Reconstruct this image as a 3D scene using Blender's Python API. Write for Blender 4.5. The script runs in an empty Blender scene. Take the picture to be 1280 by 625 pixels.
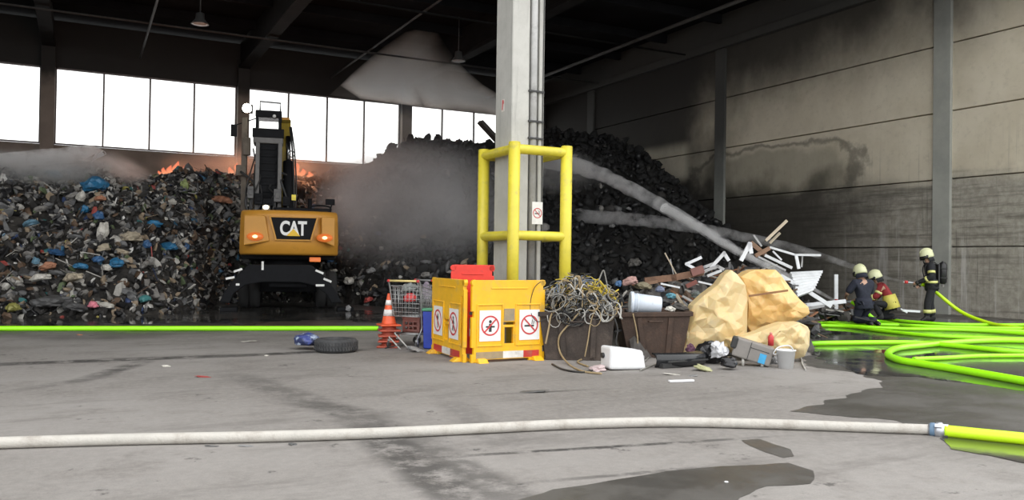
import bpy, bmesh, math, random
from math import sin, cos, pi, radians, hypot, atan2, sqrt, exp
from mathutils import Vector, Matrix, noise, geometry
rnd = random.Random(7)
scene = bpy.context.scene
COL = scene.collection

# ---------------------------------------------------------------- camera
F, PITCH, ROLL, YAW, H = 1033.0, 0.0127, 0.0143, 0.4798, 1.405
CY, SY = cos(YAW), sin(YAW)
cd = bpy.data.cameras.new('camera'); cam = bpy.data.objects.new('camera', cd); COL.objects.link(cam)
cd.sensor_fit = 'HORIZONTAL'; cd.sensor_width = 36.0; cd.lens = F / 1280 * 36.0
cd.clip_start = 0.1; cd.clip_end = 300
cam.matrix_world = (Matrix.Translation((0, 0, H)) @ Matrix.Rotation(-YAW, 4, 'Z') @ Matrix.Rotation(pi/2 + PITCH, 4, 'X')
                    @ Matrix.Rotation(ROLL, 4, 'Z'))
scene.camera = cam

def cray(px, py):
    xi, yi = (px-640)/F, (312.5-py)/F
    cr, sr = cos(ROLL), sin(ROLL)
    x, y = xi*cr - yi*sr, xi*sr + yi*cr
    c, s = cos(PITCH), sin(PITCH)
    return x, c - y*s, s + y*c              # right, forward, up
def to_hall(x, y): return x*CY + y*SY, -x*SY + y*CY
def at_d(px, py, d):
    x, y, z = cray(px, py); t = d/y
    u, v = to_hall(x*t, y*t); return Vector((u, v, H + z*t))
def at_z(px, py, z0=0.0):
    x, y, z = cray(px, py); t = (z0-H)/z
    u, v = to_hall(x*t, y*t); return Vector((u, v, z0))
def at_v(px, py, v0):
    x, y, z = cray(px, py); a, b = to_hall(x, y); t = v0/b
    return Vector((a*t, v0, H + z*t))
def at_u(px, py, u0):
    x, y, z = cray(px, py); a, b = to_hall(x, y); t = u0/a
    return Vector((u0, b*t, H + z*t))
def G(px, py): return at_z(px, py, 0.0)
RIGHT = Vector((CY, -SY, 0)); FWD = Vector((SY, CY, 0)); UP = Vector((0, 0, 1))
def depth_of(p): return p.x*SY + p.y*CY
def pix(p):
    x = p.x*CY - p.y*SY; y = p.x*SY + p.y*CY; z = p.z - H
    c, s = cos(PITCH), sin(PITCH); d = y*c + z*s; w = -y*s + z*c
    X, Y = x/d, w/d; cr, sr = cos(ROLL), sin(ROLL)
    return 640 + F*(X*cr + Y*sr), 312.5 - F*(-X*sr + Y*cr)
FACE = -YAW                                 # z-rotation that turns local +Y away from the camera

# ---------------------------------------------------------------- materials
MATS = {}
def mat(name, col, rough=0.6, metal=0.0, var=0.18, vscale=6.0, bump=0.0, bscale=30.0, col2=None, spec=0.5, emit=None, estr=0.0,
        dirt=0.0, dcol=(0.06, 0.055, 0.05), dscale=3.0, trans=0.0, alpha=1.0, sss=0.0):
    if name in MATS: return MATS[name]
    m = bpy.data.materials.new(name); m.use_nodes = True; MATS[name] = m
    nt = m.node_tree; N, L = nt.nodes, nt.links
    b = N['Principled BSDF']
    b.inputs['Roughness'].default_value = rough; b.inputs['Metallic'].default_value = metal
    b.inputs['Specular IOR Level'].default_value = spec
    b.inputs['Transmission Weight'].default_value = trans; b.inputs['Alpha'].default_value = alpha
    tc = N.new('ShaderNodeTexCoord')
    nz = N.new('ShaderNodeTexNoise'); nz.inputs['Scale'].default_value = vscale; nz.inputs['Detail'].default_value = 6
    nz.inputs['Roughness'].default_value = 0.65
    L.new(tc.outputs['Object'], nz.inputs['Vector'])
    mr = N.new('ShaderNodeMapRange'); mr.inputs[1].default_value = 0.3; mr.inputs[2].default_value = 0.7
    L.new(nz.outputs['Fac'], mr.inputs[0])
    mx = N.new('ShaderNodeMix'); mx.data_type = 'RGBA'
    c2 = col2 if col2 else tuple(min(1, c*(1+var)) for c in col)
    c1 = col if col2 else tuple(c*(1-var) for c in col)
    mx.inputs[6].default_value = (*c1, 1); mx.inputs[7].default_value = (*c2, 1)
    L.new(mr.outputs[0], mx.inputs[0]); out = mx.outputs[2]
    if dirt > 0:
        n2 = N.new('ShaderNodeTexNoise'); n2.inputs['Scale'].default_value = dscale; n2.inputs['Detail'].default_value = 9
        n2.inputs['Roughness'].default_value = 0.7
        L.new(tc.outputs['Object'], n2.inputs['Vector'])
        r2 = N.new('ShaderNodeMapRange'); r2.inputs[1].default_value = 0.62 - 0.3*dirt; r2.inputs[2].default_value = 0.72
        L.new(n2.outputs['Fac'], r2.inputs[0])
        m2 = N.new('ShaderNodeMix'); m2.data_type = 'RGBA'; m2.inputs[7].default_value = (*dcol, 1)
        ml = N.new('ShaderNodeMath'); ml.operation = 'MULTIPLY'; ml.inputs[1].default_value = min(1, 0.4+dirt)
        L.new(r2.outputs[0], ml.inputs[0]); L.new(ml.outputs[0], m2.inputs[0]); L.new(out, m2.inputs[6]); out = m2.outputs[2]
    L.new(out, b.inputs['Base Color'])
    if sss: b.inputs['Subsurface Weight'].default_value = sss; b.inputs['Subsurface Scale'].default_value = 0.05
    if bump > 0:
        n3 = N.new('ShaderNodeTexNoise'); n3.inputs['Scale'].default_value = bscale; n3.inputs['Detail'].default_value = 5
        L.new(tc.outputs['Object'], n3.inputs['Vector'])
        bp = N.new('ShaderNodeBump'); bp.inputs['Strength'].default_value = bump; bp.inputs['Distance'].default_value = 0.02
        L.new(n3.outputs['Fac'], bp.inputs['Height']); L.new(bp.outputs['Normal'], b.inputs['Normal'])
    if emit:
        b.inputs['Emission Color'].default_value = (*emit, 1); b.inputs['Emission Strength'].default_value = estr
    return m

# ---------------------------------------------------------------- mesh builder
class MB:
    def __init__(s): s.v, s.f, s.mi, s.sm = [], [], [], []
    def add(s, vs, fs, mi=0, smooth=False):
        o = len(s.v); s.v.extend(Vector(p) for p in vs)
        for f in fs: s.f.append(tuple(o+i for i in f)); s.mi.append(mi); s.sm.append(smooth)
        return s
    def box(s, c, d, mi=0, M=None, taper=None):
        cx, cy, cz = c; a, b, e = d[0]/2, d[1]/2, d[2]/2
        tx, ty = taper if taper else (1, 1)
        vs = [Vector((cx+i*a*(tx if k > 0 else 1), cy+j*b*(ty if k > 0 else 1), cz+k*e)) for k in (-1, 1) for j in (-1, 1) for i in (-1, 1)]
        if M: vs = [M @ p for p in vs]
        return s.add(vs, [(0,2,3,1),(4,5,7,6),(0,1,5,4),(2,6,7,3),(0,4,6,2),(1,3,7,5)], mi)
    def beam(s, p0, p1, w, h, mi=0, up=(0,0,1)):
        p0, p1 = Vector(p0), Vector(p1); d = (p1-p0).normalized(); upv = Vector(up)
        if abs(d.dot(upv)) > .98: upv = Vector((0,1,0))
        x = d.cross(upv).normalized(); y = x.cross(d).normalized()
        vs = [p + x*(i*w/2) + y*(j*h/2) for p in (p0, p1) for i, j in ((-1,-1),(1,-1),(1,1),(-1,1))]
        return s.add(vs, [(3,2,1,0),(4,5,6,7),(0,1,5,4),(1,2,6,5),(2,3,7,6),(3,0,4,7)], mi)
    def tube(s, pts, r, n=8, mi=0, caps=True, smooth=True, flat=1.0):
        pts = [Vector(p) for p in pts]; k = len(pts)
        rs = r if isinstance(r, (list, tuple)) else [r]*k
        x = None; rings = []
        for i, p in enumerate(pts):
            t = (pts[min(i+1, k-1)] - pts[max(i-1, 0)])
            t = t.normalized() if t.length > 1e-9 else Vector((0,0,1))
            if x is None:
                a = Vector((0,0,1)) if abs(t.z) < .9 else Vector((1,0,0))
                x = t.cross(a).normalized()
            else:
                x = (x - t*x.dot(t))
                x = x.normalized() if x.length > 1e-6 else t.cross(Vector((0,0,1))).normalized()
            y = t.cross(x)
            rings.append([p + (x*cos(2*pi*j/n) + y*(sin(2*pi*j/n)*flat))*rs[i] for j in range(n)])
        vs = [q for rg in rings for q in rg]
        fs = [(i*n+j, i*n+(j+1) % n, (i+1)*n+(j+1) % n, (i+1)*n+j) for i in range(k-1) for j in range(n)]
        o = len(s.v); s.add(vs, fs, mi, smooth)
        if caps: s.add([], []); s.f += [tuple(o+j for j in range(n))[::-1], tuple(o+(k-1)*n+j for j in range(n))]; s.mi += [mi, mi]; s.sm += [False, False]
        return s
    def cyl(s, p0, p1, r0, r1=None, n=16, mi=0, smooth=True, caps=True):
        return s.tube([p0, p1], [r0, r0 if r1 is None else r1], n, mi, caps, smooth)
    def lathe(s, prof, n=24, mi=0, M=None, smooth=True, sx=1, sy=1):
        vs = [Vector((r*cos(2*pi*j/n)*sx, r*sin(2*pi*j/n)*sy, z)) for r, z in prof for j in range(n)]
        if M: vs = [M @ p for p in vs]
        k = len(prof)
        fs = [(i*n+j, i*n+(j+1) % n, (i+1)*n+(j+1) % n, (i+1)*n+j) for i in range(k-1) for j in range(n)]
        o = len(s.v); s.add(vs, fs, mi, smooth)
        if prof[0][0] > 1e-4: s.f.append(tuple(o+j for j in range(n))[::-1]); s.mi.append(mi); s.sm.append(False)
        if prof[-1][0] > 1e-4: s.f.append(tuple(o+(k-1)*n+j for j in range(n))); s.mi.append(mi); s.sm.append(False)
        return s
    def prism(s, poly, y0, y1, mi=0, M=None):
        """poly in (x, z), pushed along y"""
        n = len(poly); vs = [Vector((x, y0, z)) for x, z in poly] + [Vector((x, y1, z)) for x, z in poly]
        if M: vs = [M @ p for p in vs]
        return s.add(vs, [tuple(range(n)), tuple(range(2*n-1, n-1, -1))] + [(i, n+i, n+(i+1) % n, (i+1) % n) for i in range(n)], mi)
    def plate(s, W, Hh, t, holes, mi=0, y=0.0, z0=0.0, x0=0.0):
        """upright board x0..x0+W, z0..z0+Hh, thickness t about y, with rectangular holes (x0,z0,x1,z1) in board coordinates"""
        xs = sorted({0, W} | {h[0] for h in holes} | {h[2] for h in holes}); zs = sorted({0, Hh} | {h[1] for h in holes} | {h[3] for h in holes})
        xs = [a for a in xs if 0 <= a <= W]; zs = [a for a in zs if 0 <= a <= Hh]
        solid = lambda i, k: 0 <= i < len(xs)-1 and 0 <= k < len(zs)-1 and not any(h[0] <= (xs[i]+xs[i+1])/2 <= h[2] and h[1] <= (zs[k]+zs[k+1])/2 <= h[3] for h in holes)
        idx = {}
        o = len(s.v)
        def V(i, k, q):
            key = (i, k, q)
            if key not in idx: idx[key] = len(s.v); s.v.append(Vector((x0+xs[i], y + (-t/2 if q == 0 else t/2), z0+zs[k])))
            return idx[key]
        def fa(*a): s.f.append(a); s.mi.append(mi); s.sm.append(False)
        for i in range(len(xs)-1):
            for k in range(len(zs)-1):
                if not solid(i, k): continue
                fa(V(i,k,0), V(i+1,k,0), V(i+1,k+1,0), V(i,k+1,0)); fa(V(i,k+1,1), V(i+1,k+1,1), V(i+1,k,1), V(i,k,1))
                if not solid(i-1, k): fa(V(i,k,1), V(i,k,0), V(i,k+1,0), V(i,k+1,1))
                if not solid(i+1, k): fa(V(i+1,k,0), V(i+1,k,1), V(i+1,k+1,1), V(i+1,k+1,0))
                if not solid(i, k-1): fa(V(i,k,1), V(i+1,k,1), V(i+1,k,0), V(i,k,0))
                if not solid(i, k+1): fa(V(i,k+1,0), V(i+1,k+1,0), V(i+1,k+1,1), V(i,k+1,1))
        return s
    def ico(s, c, r, sub=1, jit=0.0, mi=0, M=None, rg=rnd, smooth=False):
        vs, fs = ICO[sub]; rr = r if isinstance(r, (tuple, list)) else (r, r, r)
        out = []
        for p in vs:
            k = 1 + rg.uniform(-jit, jit); q = Vector((p[0]*rr[0]*k, p[1]*rr[1]*k, p[2]*rr[2]*k))
            if M: q = M @ q
            out.append(q + Vector(c))
        return s.add(out, fs, mi, smooth)
    def build(s, name, mats, parent=None, origin=None, bevel=0.0, seg=2, loc=None, rot=None, sub=0):
        me = bpy.data.meshes.new(name); o0 = Vector(origin) if origin is not None else Vector((0,0,0))
        me.from_pydata([tuple(p-o0) for p in s.v], [], s.f); 
        me.polygons.foreach_set('material_index', s.mi); me.polygons.foreach_set('use_smooth', s.sm)
        for m in (mats if isinstance(mats, (list, tuple)) else [mats]): me.materials.append(m)
        bm = bmesh.new(); bm.from_mesh(me); bmesh.ops.recalc_face_normals(bm, faces=bm.faces); bm.to_mesh(me); bm.free()
        me.update()
        ob = bpy.data.objects.new(name, me); COL.objects.link(ob)
        if parent is not None: ob.parent = parent
        ob.location = loc if loc is not None else o0
        if rot is not None: ob.rotation_euler = rot
        if bevel > 0:
            b = ob.modifiers.new('bevel', 'BEVEL'); b.width = bevel; b.segments = seg; b.limit_method = 'ANGLE'; b.angle_limit = radians(35)
        if sub: 
            b = ob.modifiers.new('smooth', 'SUBSURF'); b.levels = sub; b.render_levels = sub
        return ob
ICO = {}
for _s in (1, 2, 3):
    _bm = bmesh.new(); bmesh.ops.create_icosphere(_bm, subdivisions=_s, radius=1.0); _bm.verts.ensure_lookup_table()
    ICO[_s] = ([tuple(v.co) for v in _bm.verts], [tuple(v.index for v in f.verts) for f in _bm.faces]); _bm.free()

def tag(o, label=None, cat=None, group=None, kind=None):
    if label: o['label'] = label
    if cat: o['category'] = cat
    if group: o['group'] = group
    if kind: o['kind'] = kind
    return o
def thing(name, label, cat, loc=(0,0,0), rz=0.0, group=None):
    o = bpy.data.objects.new(name, None); COL.objects.link(o); o.location = loc; o.rotation_euler = (0, 0, rz); o.empty_display_size = 0.2
    return tag(o, label, cat, group)
def struct(name, mb, m, **k): return tag(mb.build(name, m, **k), kind='structure')
def copy_tree(o, parent=None):
    c = o.copy(); COL.objects.link(c); c.parent = parent
    for ch in list(o.children): copy_tree(ch, c)
    return c
def fbm(p, o=4): return noise.fractal(Vector(p), 1.0, 2.0, o)
def smooth01(t): t = max(0.0, min(1.0, t)); return t*t*(3-2*t)
def spline(pts, k=8):
    pts = [Vector(p) for p in pts]
    if len(pts) < 3: return pts
    out = []
    for i in range(len(pts)-1):
        p0, p1, p2, p3 = pts[max(i-1,0)], pts[i], pts[i+1], pts[min(i+2, len(pts)-1)]
        for j in range(k):
            t = j/k
            out.append(0.5*((2*p1) + (p2-p0)*t + (2*p0-5*p1+4*p2-p3)*t*t + (3*p1-p0-3*p2+p3)*t**3))
    return out + [pts[-1]]
# ================================================================ the hall
UW, VB, HE = 22.56, 39.9, 9.97          # face of the wall_right, face of the wall_back, its height
SILL, HEAD = 6.05, 9.31
PU = [-25.3, -17.35, -9.37, -1.39, 6.51, 14.50, 22.3]   # window piers on the back wall
PV = [6.2, 15.79, 25.4, 34.9]

# --- node helper
class NT:
    def __init__(s, name):
        s.m = bpy.data.materials.new(name); s.m.use_nodes = True; s.N = s.m.node_tree.nodes; s.L = s.m.node_tree.links
        s.b = s.N['Principled BSDF']; s.tc = s.N.new('ShaderNodeTexCoord').outputs['Object']
        s.sep = s.N.new('ShaderNodeSeparateXYZ'); s.L.new(s.tc, s.sep.inputs[0]); s.x, s.y, s.z = s.sep.outputs
    def put(s, inp, v):
        if hasattr(v, 'links'): s.L.new(v, inp)
        elif isinstance(v, tuple): inp.default_value = (*v, 1) if len(v) == 3 and inp.type == 'RGBA' else v
        else: inp.default_value = v
    def math(s, op, a, b=0.0, c=0.0, clamp=False):
        n = s.N.new('ShaderNodeMath'); n.operation = op; n.use_clamp = clamp
        s.put(n.inputs[0], a); s.put(n.inputs[1], b); s.put(n.inputs[2], c); return n.outputs[0]
    def ramp(s, v, a, b, lo=0.0, hi=1.0):
        n = s.N.new('ShaderNodeMapRange'); n.interpolation_type = 'SMOOTHSTEP'
        s.put(n.inputs[0], v); n.inputs[1].default_value = a; n.inputs[2].default_value = b; n.inputs[3].default_value = lo; n.inputs[4].default_value = hi
        return n.outputs[0]
    def noise(s, scale, detail=6, rough=.6, stretch=(1,1,1), off=(0,0,0), dist=0.0):
        mp = s.N.new('ShaderNodeMapping'); mp.inputs['Scale'].default_value = stretch; mp.inputs['Location'].default_value = off
        s.L.new(s.tc, mp.inputs[0])
        n = s.N.new('ShaderNodeTexNoise'); n.inputs['Scale'].default_value = scale; n.inputs['Detail'].default_value = detail
        n.inputs['Roughness'].default_value = rough; n.inputs['Distortion'].default_value = dist
        s.L.new(mp.outputs[0], n.inputs['Vector']); return n.outputs['Fac']
    def mix(s, f, a, b):
        n = s.N.new('ShaderNodeMix'); n.data_type = 'RGBA'
        s.put(n.inputs[0], f); s.put(n.inputs[6], a); s.put(n.inputs[7], b); return n.outputs[2]
    def bump(s, h, strength=.3, dist=.02):
        n = s.N.new('ShaderNodeBump'); n.inputs['Strength'].default_value = strength; n.inputs['Distance'].default_value = dist
        s.L.new(h, n.inputs['Height']); s.L.new(n.outputs[0], s.b.inputs['Normal'])

# --- floor: worn concrete yard running into the hall
k = NT('worn_concrete')
big = k.noise(.22, 5, .6); mid = k.noise(1.3, 8, .7); fine = k.noise(14, 8, .75); gr = k.noise(90, 3, .7)
c = k.mix(k.ramp(big, .35, .65), (.19, .177, .163), (.275, .26, .245))
c = k.mix(k.ramp(mid, .48, .68, 0, .6), c, (.135, .122, .11))
c = k.mix(k.ramp(fine, .35, .7, 0, .42), c, (.35, .325, .30))
smear = k.noise(.9, 8, .75, (.35, 1.3, 1), (2, 3, 0)); c = k.mix(k.ramp(smear, .50, .66, 0, .5), c, (.12, .11, .10))
c = k.mix(k.ramp(gr, .3, .75, 0, .30), c, (.12, .115, .11))
spots = k.noise(2.1, 9, .72, (1, 1, 1), (3, 7, 0))
c = k.mix(k.ramp(spots, .615, .67, 0, .75), c, (.055, .05, .047))
# tyre tracks swept across the yard (stretched along the driving direction)
def rotuv(k, ang):
    mp = k.N.new('ShaderNodeMapping'); mp.inputs['Rotation'].default_value = (0, 0, ang); k.L.new(k.tc, mp.inputs[0])
    sp = k.N.new('ShaderNodeSeparateXYZ'); k.L.new(mp.outputs[0], sp.inputs[0]); return sp.outputs
def track(c, p0, p1, w, amt):
    a = atan2(p1.y-p0.y, p1.x-p0.x); xx, yy, _ = rotuv(k, -a)
    off = -p0.x*sin(a) + p0.y*cos(a)
    s0 = p0.x*cos(a) + p0.y*sin(a); s1 = p1.x*cos(a) + p1.y*sin(a)
    dd = k.math('ABSOLUTE', k.math('SUBTRACT', yy, off))
    st = k.noise(3.2, 7, .75, (1, 1, 1), (off, 0, 0))
    msk = k.math('MULTIPLY', k.ramp(dd, w*.3, w, 1, 0), k.ramp(st, .36, .56))
    msk = k.math('MULTIPLY', msk, k.math('MULTIPLY', k.ramp(xx, s0-.8, s0+.8), k.ramp(xx, s1-.8, s1+.8, 1, 0)))
    return k.mix(k.math('MULTIPLY', msk, amt), c, (.045, .042, .039))
c = track(c, G(455, 530), G(600, 640), .30, .85)
c = track(c, G(520, 550), G(680, 640), .22, .6)
c = track(c, G(300, 470), G(520, 548), .3, .5)
c = track(c, G(560, 500), G(640, 560), .25, .3)
c = track(c, G(-40, 457), G(300, 444), .26, 1.0)
c = track(c, G(270, 446), G(470, 436), .22, 1.0)
c = track(c, G(560, 571), G(930, 548), .055, 1.0)
c = track(c, G(115, 472), G(180, 452), .2, .9)
c = track(c, G(60, 482), G(110, 474), .16, .9)
c = track(c, G(640, 492), G(720, 488), .07, 1.0)
c = track(c, G(380, 505), G(470, 516), .22, .7)
c = track(c, G(700, 600), G(860, 586), .05, .8)
# soaked ash between the hoses and the heap
ash = k.math('ADD', k.y, k.math('MULTIPLY', k.noise(.5, 5, .65), 5.0))
c = k.mix(k.ramp(ash, 17.2, 20.5, 0, .9), c, (.035, .033, .032))
k.put(k.b.inputs['Base Color'], c)
k.put(k.b.inputs['Roughness'], k.ramp(ash, 17.5, 20.5, .85, .28))
k.b.inputs['Specular IOR Level'].default_value = .35
k.bump(fine, .25, .015)
FLOOR = k.m
mb = MB(); mb.box((10, 5, -.15), (140, 130, .3)); struct('floor', mb, FLOOR)

# --- wall_right: precast panels two metres high between concrete pillars
k = NT('sooty_shaded_precast')
n1 = k.noise(.6, 7, .65); n2 = k.noise(5, 8, .7); drip = k.noise(1.0, 6, .7, (3.0, 3.0, .16)); drip2 = k.noise(1.0, 5, .7, (9, 9, .25), (4, 1, 2))
hz = k.noise(1.0, 5, .7, (.25, .25, 5.0))
c = k.mix(k.ramp(n1, .3, .7), (.58, .52, .405), (.68, .62, .50))
c = k.mix(k.ramp(n2, .5, .75, 0, .35), c, (.36, .32, .25))
# the two lower panels: greyer, rough-boarded, streaked by water
low = k.ramp(k.math('ADD', k.z, k.math('MULTIPLY', k.math('SUBTRACT', n1, .5), 1.0)), 4.25, 3.7)
c = k.mix(low, c, k.mix(k.ramp(n2, .35, .65), (.30, .28, .235), (.42, .395, .34)))
c = k.mix(k.math('MULTIPLY', k.ramp(hz, .46, .64), k.math('MULTIPLY', low, .75)), c, (.13, .12, .10))
c = k.mix(k.math('MULTIPLY', k.ramp(drip2, .55, .7), k.math('MULTIPLY', k.ramp(k.z, 6.0, 2.5), .65)), c, (.10, .095, .085))
c = k.mix(k.math('MULTIPLY', k.ramp(drip, .53, .68), k.math('MULTIPLY', k.ramp(k.z, 3.6, 1.0), .8)), c, (.62, .60, .57))
# water-soaked concrete below a wandering tide line
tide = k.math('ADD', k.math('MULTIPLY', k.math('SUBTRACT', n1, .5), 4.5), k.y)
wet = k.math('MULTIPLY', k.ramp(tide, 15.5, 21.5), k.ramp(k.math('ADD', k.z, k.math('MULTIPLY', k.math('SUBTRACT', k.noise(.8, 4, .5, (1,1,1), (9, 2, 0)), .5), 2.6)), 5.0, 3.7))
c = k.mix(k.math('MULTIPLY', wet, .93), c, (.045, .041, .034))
# tide mark: a dark ring at the edge of a spray patch
def ring(c, cy, cz, ry, rz, w, amt):
    d = k.math('SQRT', k.math('ADD', k.math('POWER', k.math('ABSOLUTE', k.math('DIVIDE', k.math('SUBTRACT', k.y, cy), ry)), 2.6),
                                   k.math('POWER', k.math('ABSOLUTE', k.math('DIVIDE', k.math('SUBTRACT', k.z, cz), rz)), 2.6)))
    d = k.math('ADD', d, k.math('MULTIPLY', k.math('SUBTRACT', k.noise(.9, 5, .6, (1,1,1), (2, 5, 1)), .5), .95))
    e = k.math('ABSOLUTE', k.math('SUBTRACT', d, 1.0))
    c = k.mix(k.math('MULTIPLY', k.ramp(d, 1.0, .6), amt*.75), c, (.15, .14, .105))
    return k.mix(k.math('MULTIPLY', k.ramp(e, 0.01, w, 1, 0), amt), c, (.07, .065, .055))
a0 = at_u(908, 190, UW); a1 = at_u(1062, 200, UW)
c = ring(c, (a0.y+a1.y)/2 + .8, 4.75, abs(a0.y-a1.y)/2 + 1.2, 1.05, .16, .6)
# soot plus painted-in shade, darkest under the roof and towards the fire, ragged edge
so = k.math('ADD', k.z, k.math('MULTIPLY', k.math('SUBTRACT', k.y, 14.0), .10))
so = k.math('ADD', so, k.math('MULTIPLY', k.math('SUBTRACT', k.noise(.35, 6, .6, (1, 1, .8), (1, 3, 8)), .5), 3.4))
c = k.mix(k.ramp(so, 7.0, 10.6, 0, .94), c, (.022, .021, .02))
deep = k.math('ADD', k.y, k.math('MULTIPLY', k.math('SUBTRACT', k.noise(.4, 5, .55, (1, 1, 1), (5, 5, 5)), .5), 7))  # far end darkened, soot and shade put into the colour together
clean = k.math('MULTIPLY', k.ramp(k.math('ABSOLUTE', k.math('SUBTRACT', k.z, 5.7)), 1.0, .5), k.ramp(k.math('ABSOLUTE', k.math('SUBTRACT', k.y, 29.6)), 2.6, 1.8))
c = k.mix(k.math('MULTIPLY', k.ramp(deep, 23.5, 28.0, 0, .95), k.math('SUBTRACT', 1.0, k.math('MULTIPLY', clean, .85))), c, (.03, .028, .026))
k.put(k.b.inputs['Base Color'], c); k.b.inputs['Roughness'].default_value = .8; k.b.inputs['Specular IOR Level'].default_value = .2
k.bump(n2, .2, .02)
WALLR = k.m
mb = MB()
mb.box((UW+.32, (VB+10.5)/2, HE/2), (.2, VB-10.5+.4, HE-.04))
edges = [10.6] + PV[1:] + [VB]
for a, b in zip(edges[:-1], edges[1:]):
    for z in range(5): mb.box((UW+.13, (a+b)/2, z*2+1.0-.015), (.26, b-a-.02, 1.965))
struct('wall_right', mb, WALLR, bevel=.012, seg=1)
PIER = NT('pier_concrete'); k = PIER
n1 = k.noise(.9, 7, .7); c = k.mix(k.ramp(n1, .3, .7), (.29, .30, .275), (.37, .375, .34))
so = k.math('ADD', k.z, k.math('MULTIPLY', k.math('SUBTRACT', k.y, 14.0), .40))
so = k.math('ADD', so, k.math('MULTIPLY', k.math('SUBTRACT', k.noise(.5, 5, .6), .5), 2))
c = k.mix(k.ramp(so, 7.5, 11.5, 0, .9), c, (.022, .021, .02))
k.put(k.b.inputs['Base Color'], c); k.b.inputs['Roughness'].default_value = .8
n = 0
for v in PV[1:]:
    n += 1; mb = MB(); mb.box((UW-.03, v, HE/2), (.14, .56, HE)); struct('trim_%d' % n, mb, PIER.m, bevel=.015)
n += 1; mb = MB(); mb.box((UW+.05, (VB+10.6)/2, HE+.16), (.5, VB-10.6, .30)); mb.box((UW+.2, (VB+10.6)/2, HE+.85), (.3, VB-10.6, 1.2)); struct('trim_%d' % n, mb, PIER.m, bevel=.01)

# --- wall_back with a strip of windows
k = NT('back_wall_concrete'); n1 = k.noise(.7, 7, .65)
c = k.mix(k.ramp(n1, .3, .7), (.17, .14, .115), (.25, .21, .175))
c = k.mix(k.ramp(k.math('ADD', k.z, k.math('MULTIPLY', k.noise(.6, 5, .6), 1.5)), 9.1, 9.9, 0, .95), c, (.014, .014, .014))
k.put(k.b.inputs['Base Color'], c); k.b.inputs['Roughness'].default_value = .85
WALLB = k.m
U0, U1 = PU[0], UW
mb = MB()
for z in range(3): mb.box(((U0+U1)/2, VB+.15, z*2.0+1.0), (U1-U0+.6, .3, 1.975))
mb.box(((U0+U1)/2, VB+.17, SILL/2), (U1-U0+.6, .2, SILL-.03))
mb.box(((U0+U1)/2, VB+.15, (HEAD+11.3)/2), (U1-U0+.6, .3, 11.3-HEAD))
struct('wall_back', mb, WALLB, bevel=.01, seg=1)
for u in PU:
    n += 1; mb = MB(); mb.box((u, VB-.1, HEAD/2+.6), (.52, .5, HEAD+1.2)); struct('trim_%d' % n, mb, WALLB, bevel=.015)
ALU = mat('window_aluminium', (.16, .14, .135), .5, .3)
GL = bpy.data.materials.new('dusty_window_glass'); GL.use_nodes = True
_n = GL.node_tree.nodes; _l = GL.node_tree.links; _n.remove(_n['Principled BSDF'])
_t = _n.new('ShaderNodeBsdfTransparent'); _t.inputs[0].default_value = (.96, .96, .95, 1)
_g = _n.new('ShaderNodeBsdfGlossy'); _g.inputs['Roughness'].default_value = .08; _g.inputs[0].default_value = (.8, .8, .8, 1)
_mx = _n.new('ShaderNodeMixShader'); _mx.inputs[0].default_value = .05
_l.new(_t.outputs[0], _mx.inputs[1]); _l.new(_g.outputs[0], _mx.inputs[2]); _l.new(_mx.outputs[0], _n['Material Output'].inputs[0])
for i, (a, b) in enumerate(zip(PU[:-1], PU[1:])):
    a, b = a+.26, b-.26
    w = tag(bpy.data.objects.new('window_%d' % (i+1), None), kind='structure'); COL.objects.link(w); w.location = ((a+b)/2, VB, SILL)
    mb = MB(); hh = HEAD-SILL; ww = b-a
    mb.box((0, .1, .03), (ww, .14, .06)); mb.box((0, .1, hh-.03), (ww, .14, .06))
    mb.box((-ww/2+.03, .1, hh/2), (.06, .14, hh)); mb.box((ww/2-.03, .1, hh/2), (.06, .14, hh))
    mb.build('window_frame', ALU, w)
    for q in (1, 2, 3):
        mb = MB(); mb.box((-ww/2 + ww*q/4, .1, hh/2), (.075, .12, hh)); mb.build('mullion', ALU, w)
    for q in range(4):
        mb = MB(); mb.box((-ww/2 + ww*(q+.5)/4, .1, hh/2), (ww/4-.06, .012, hh-.1)); mb.build('pane', GL, w)

# --- soot-black roof with beams, purlins, pipes
SOOT = mat('soot_black_roof', (.013, .013, .015), .9, var=.4, vscale=.5, spec=.1)
SOOT2 = mat('sooty_beam', (.012, .0115, .0115), .85, var=.4, vscale=1.2, spec=.15)
SOOT3 = mat('sooty_pipe', (.045, .042, .040), .7, var=.4, vscale=1.2)
mb = MB(); mb.box(((U0+U1)/2-3, (VB+11.2)/2, 11.55), (U1-U0+8, VB-11.2+1.2, .3)); struct('ceiling', mb, SOOT)
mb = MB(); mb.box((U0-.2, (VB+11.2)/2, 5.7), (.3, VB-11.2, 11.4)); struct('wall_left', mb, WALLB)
for u in PU[1:-1]:
    n += 1; mb = MB(); mb.box((u, (VB+11.5)/2, 10.75), (.34, VB-11.5-.3, 1.2)); mb.box((u, (VB+11.5)/2, 10.18), (.5, VB-11.5-.3, .16))
    struct('trim_%d' % n, mb, SOOT2, bevel=.02, seg=1)
for v in (15, 18.5, 22, 25.5, 29, 32.5, 36):
    n += 1; mb = MB(); mb.box(((U0+U1)/2, v, 11.2), (U1-U0, .16, .36)); struct('trim_%d' % n, mb, SOOT, bevel=.01, seg=1)
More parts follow.
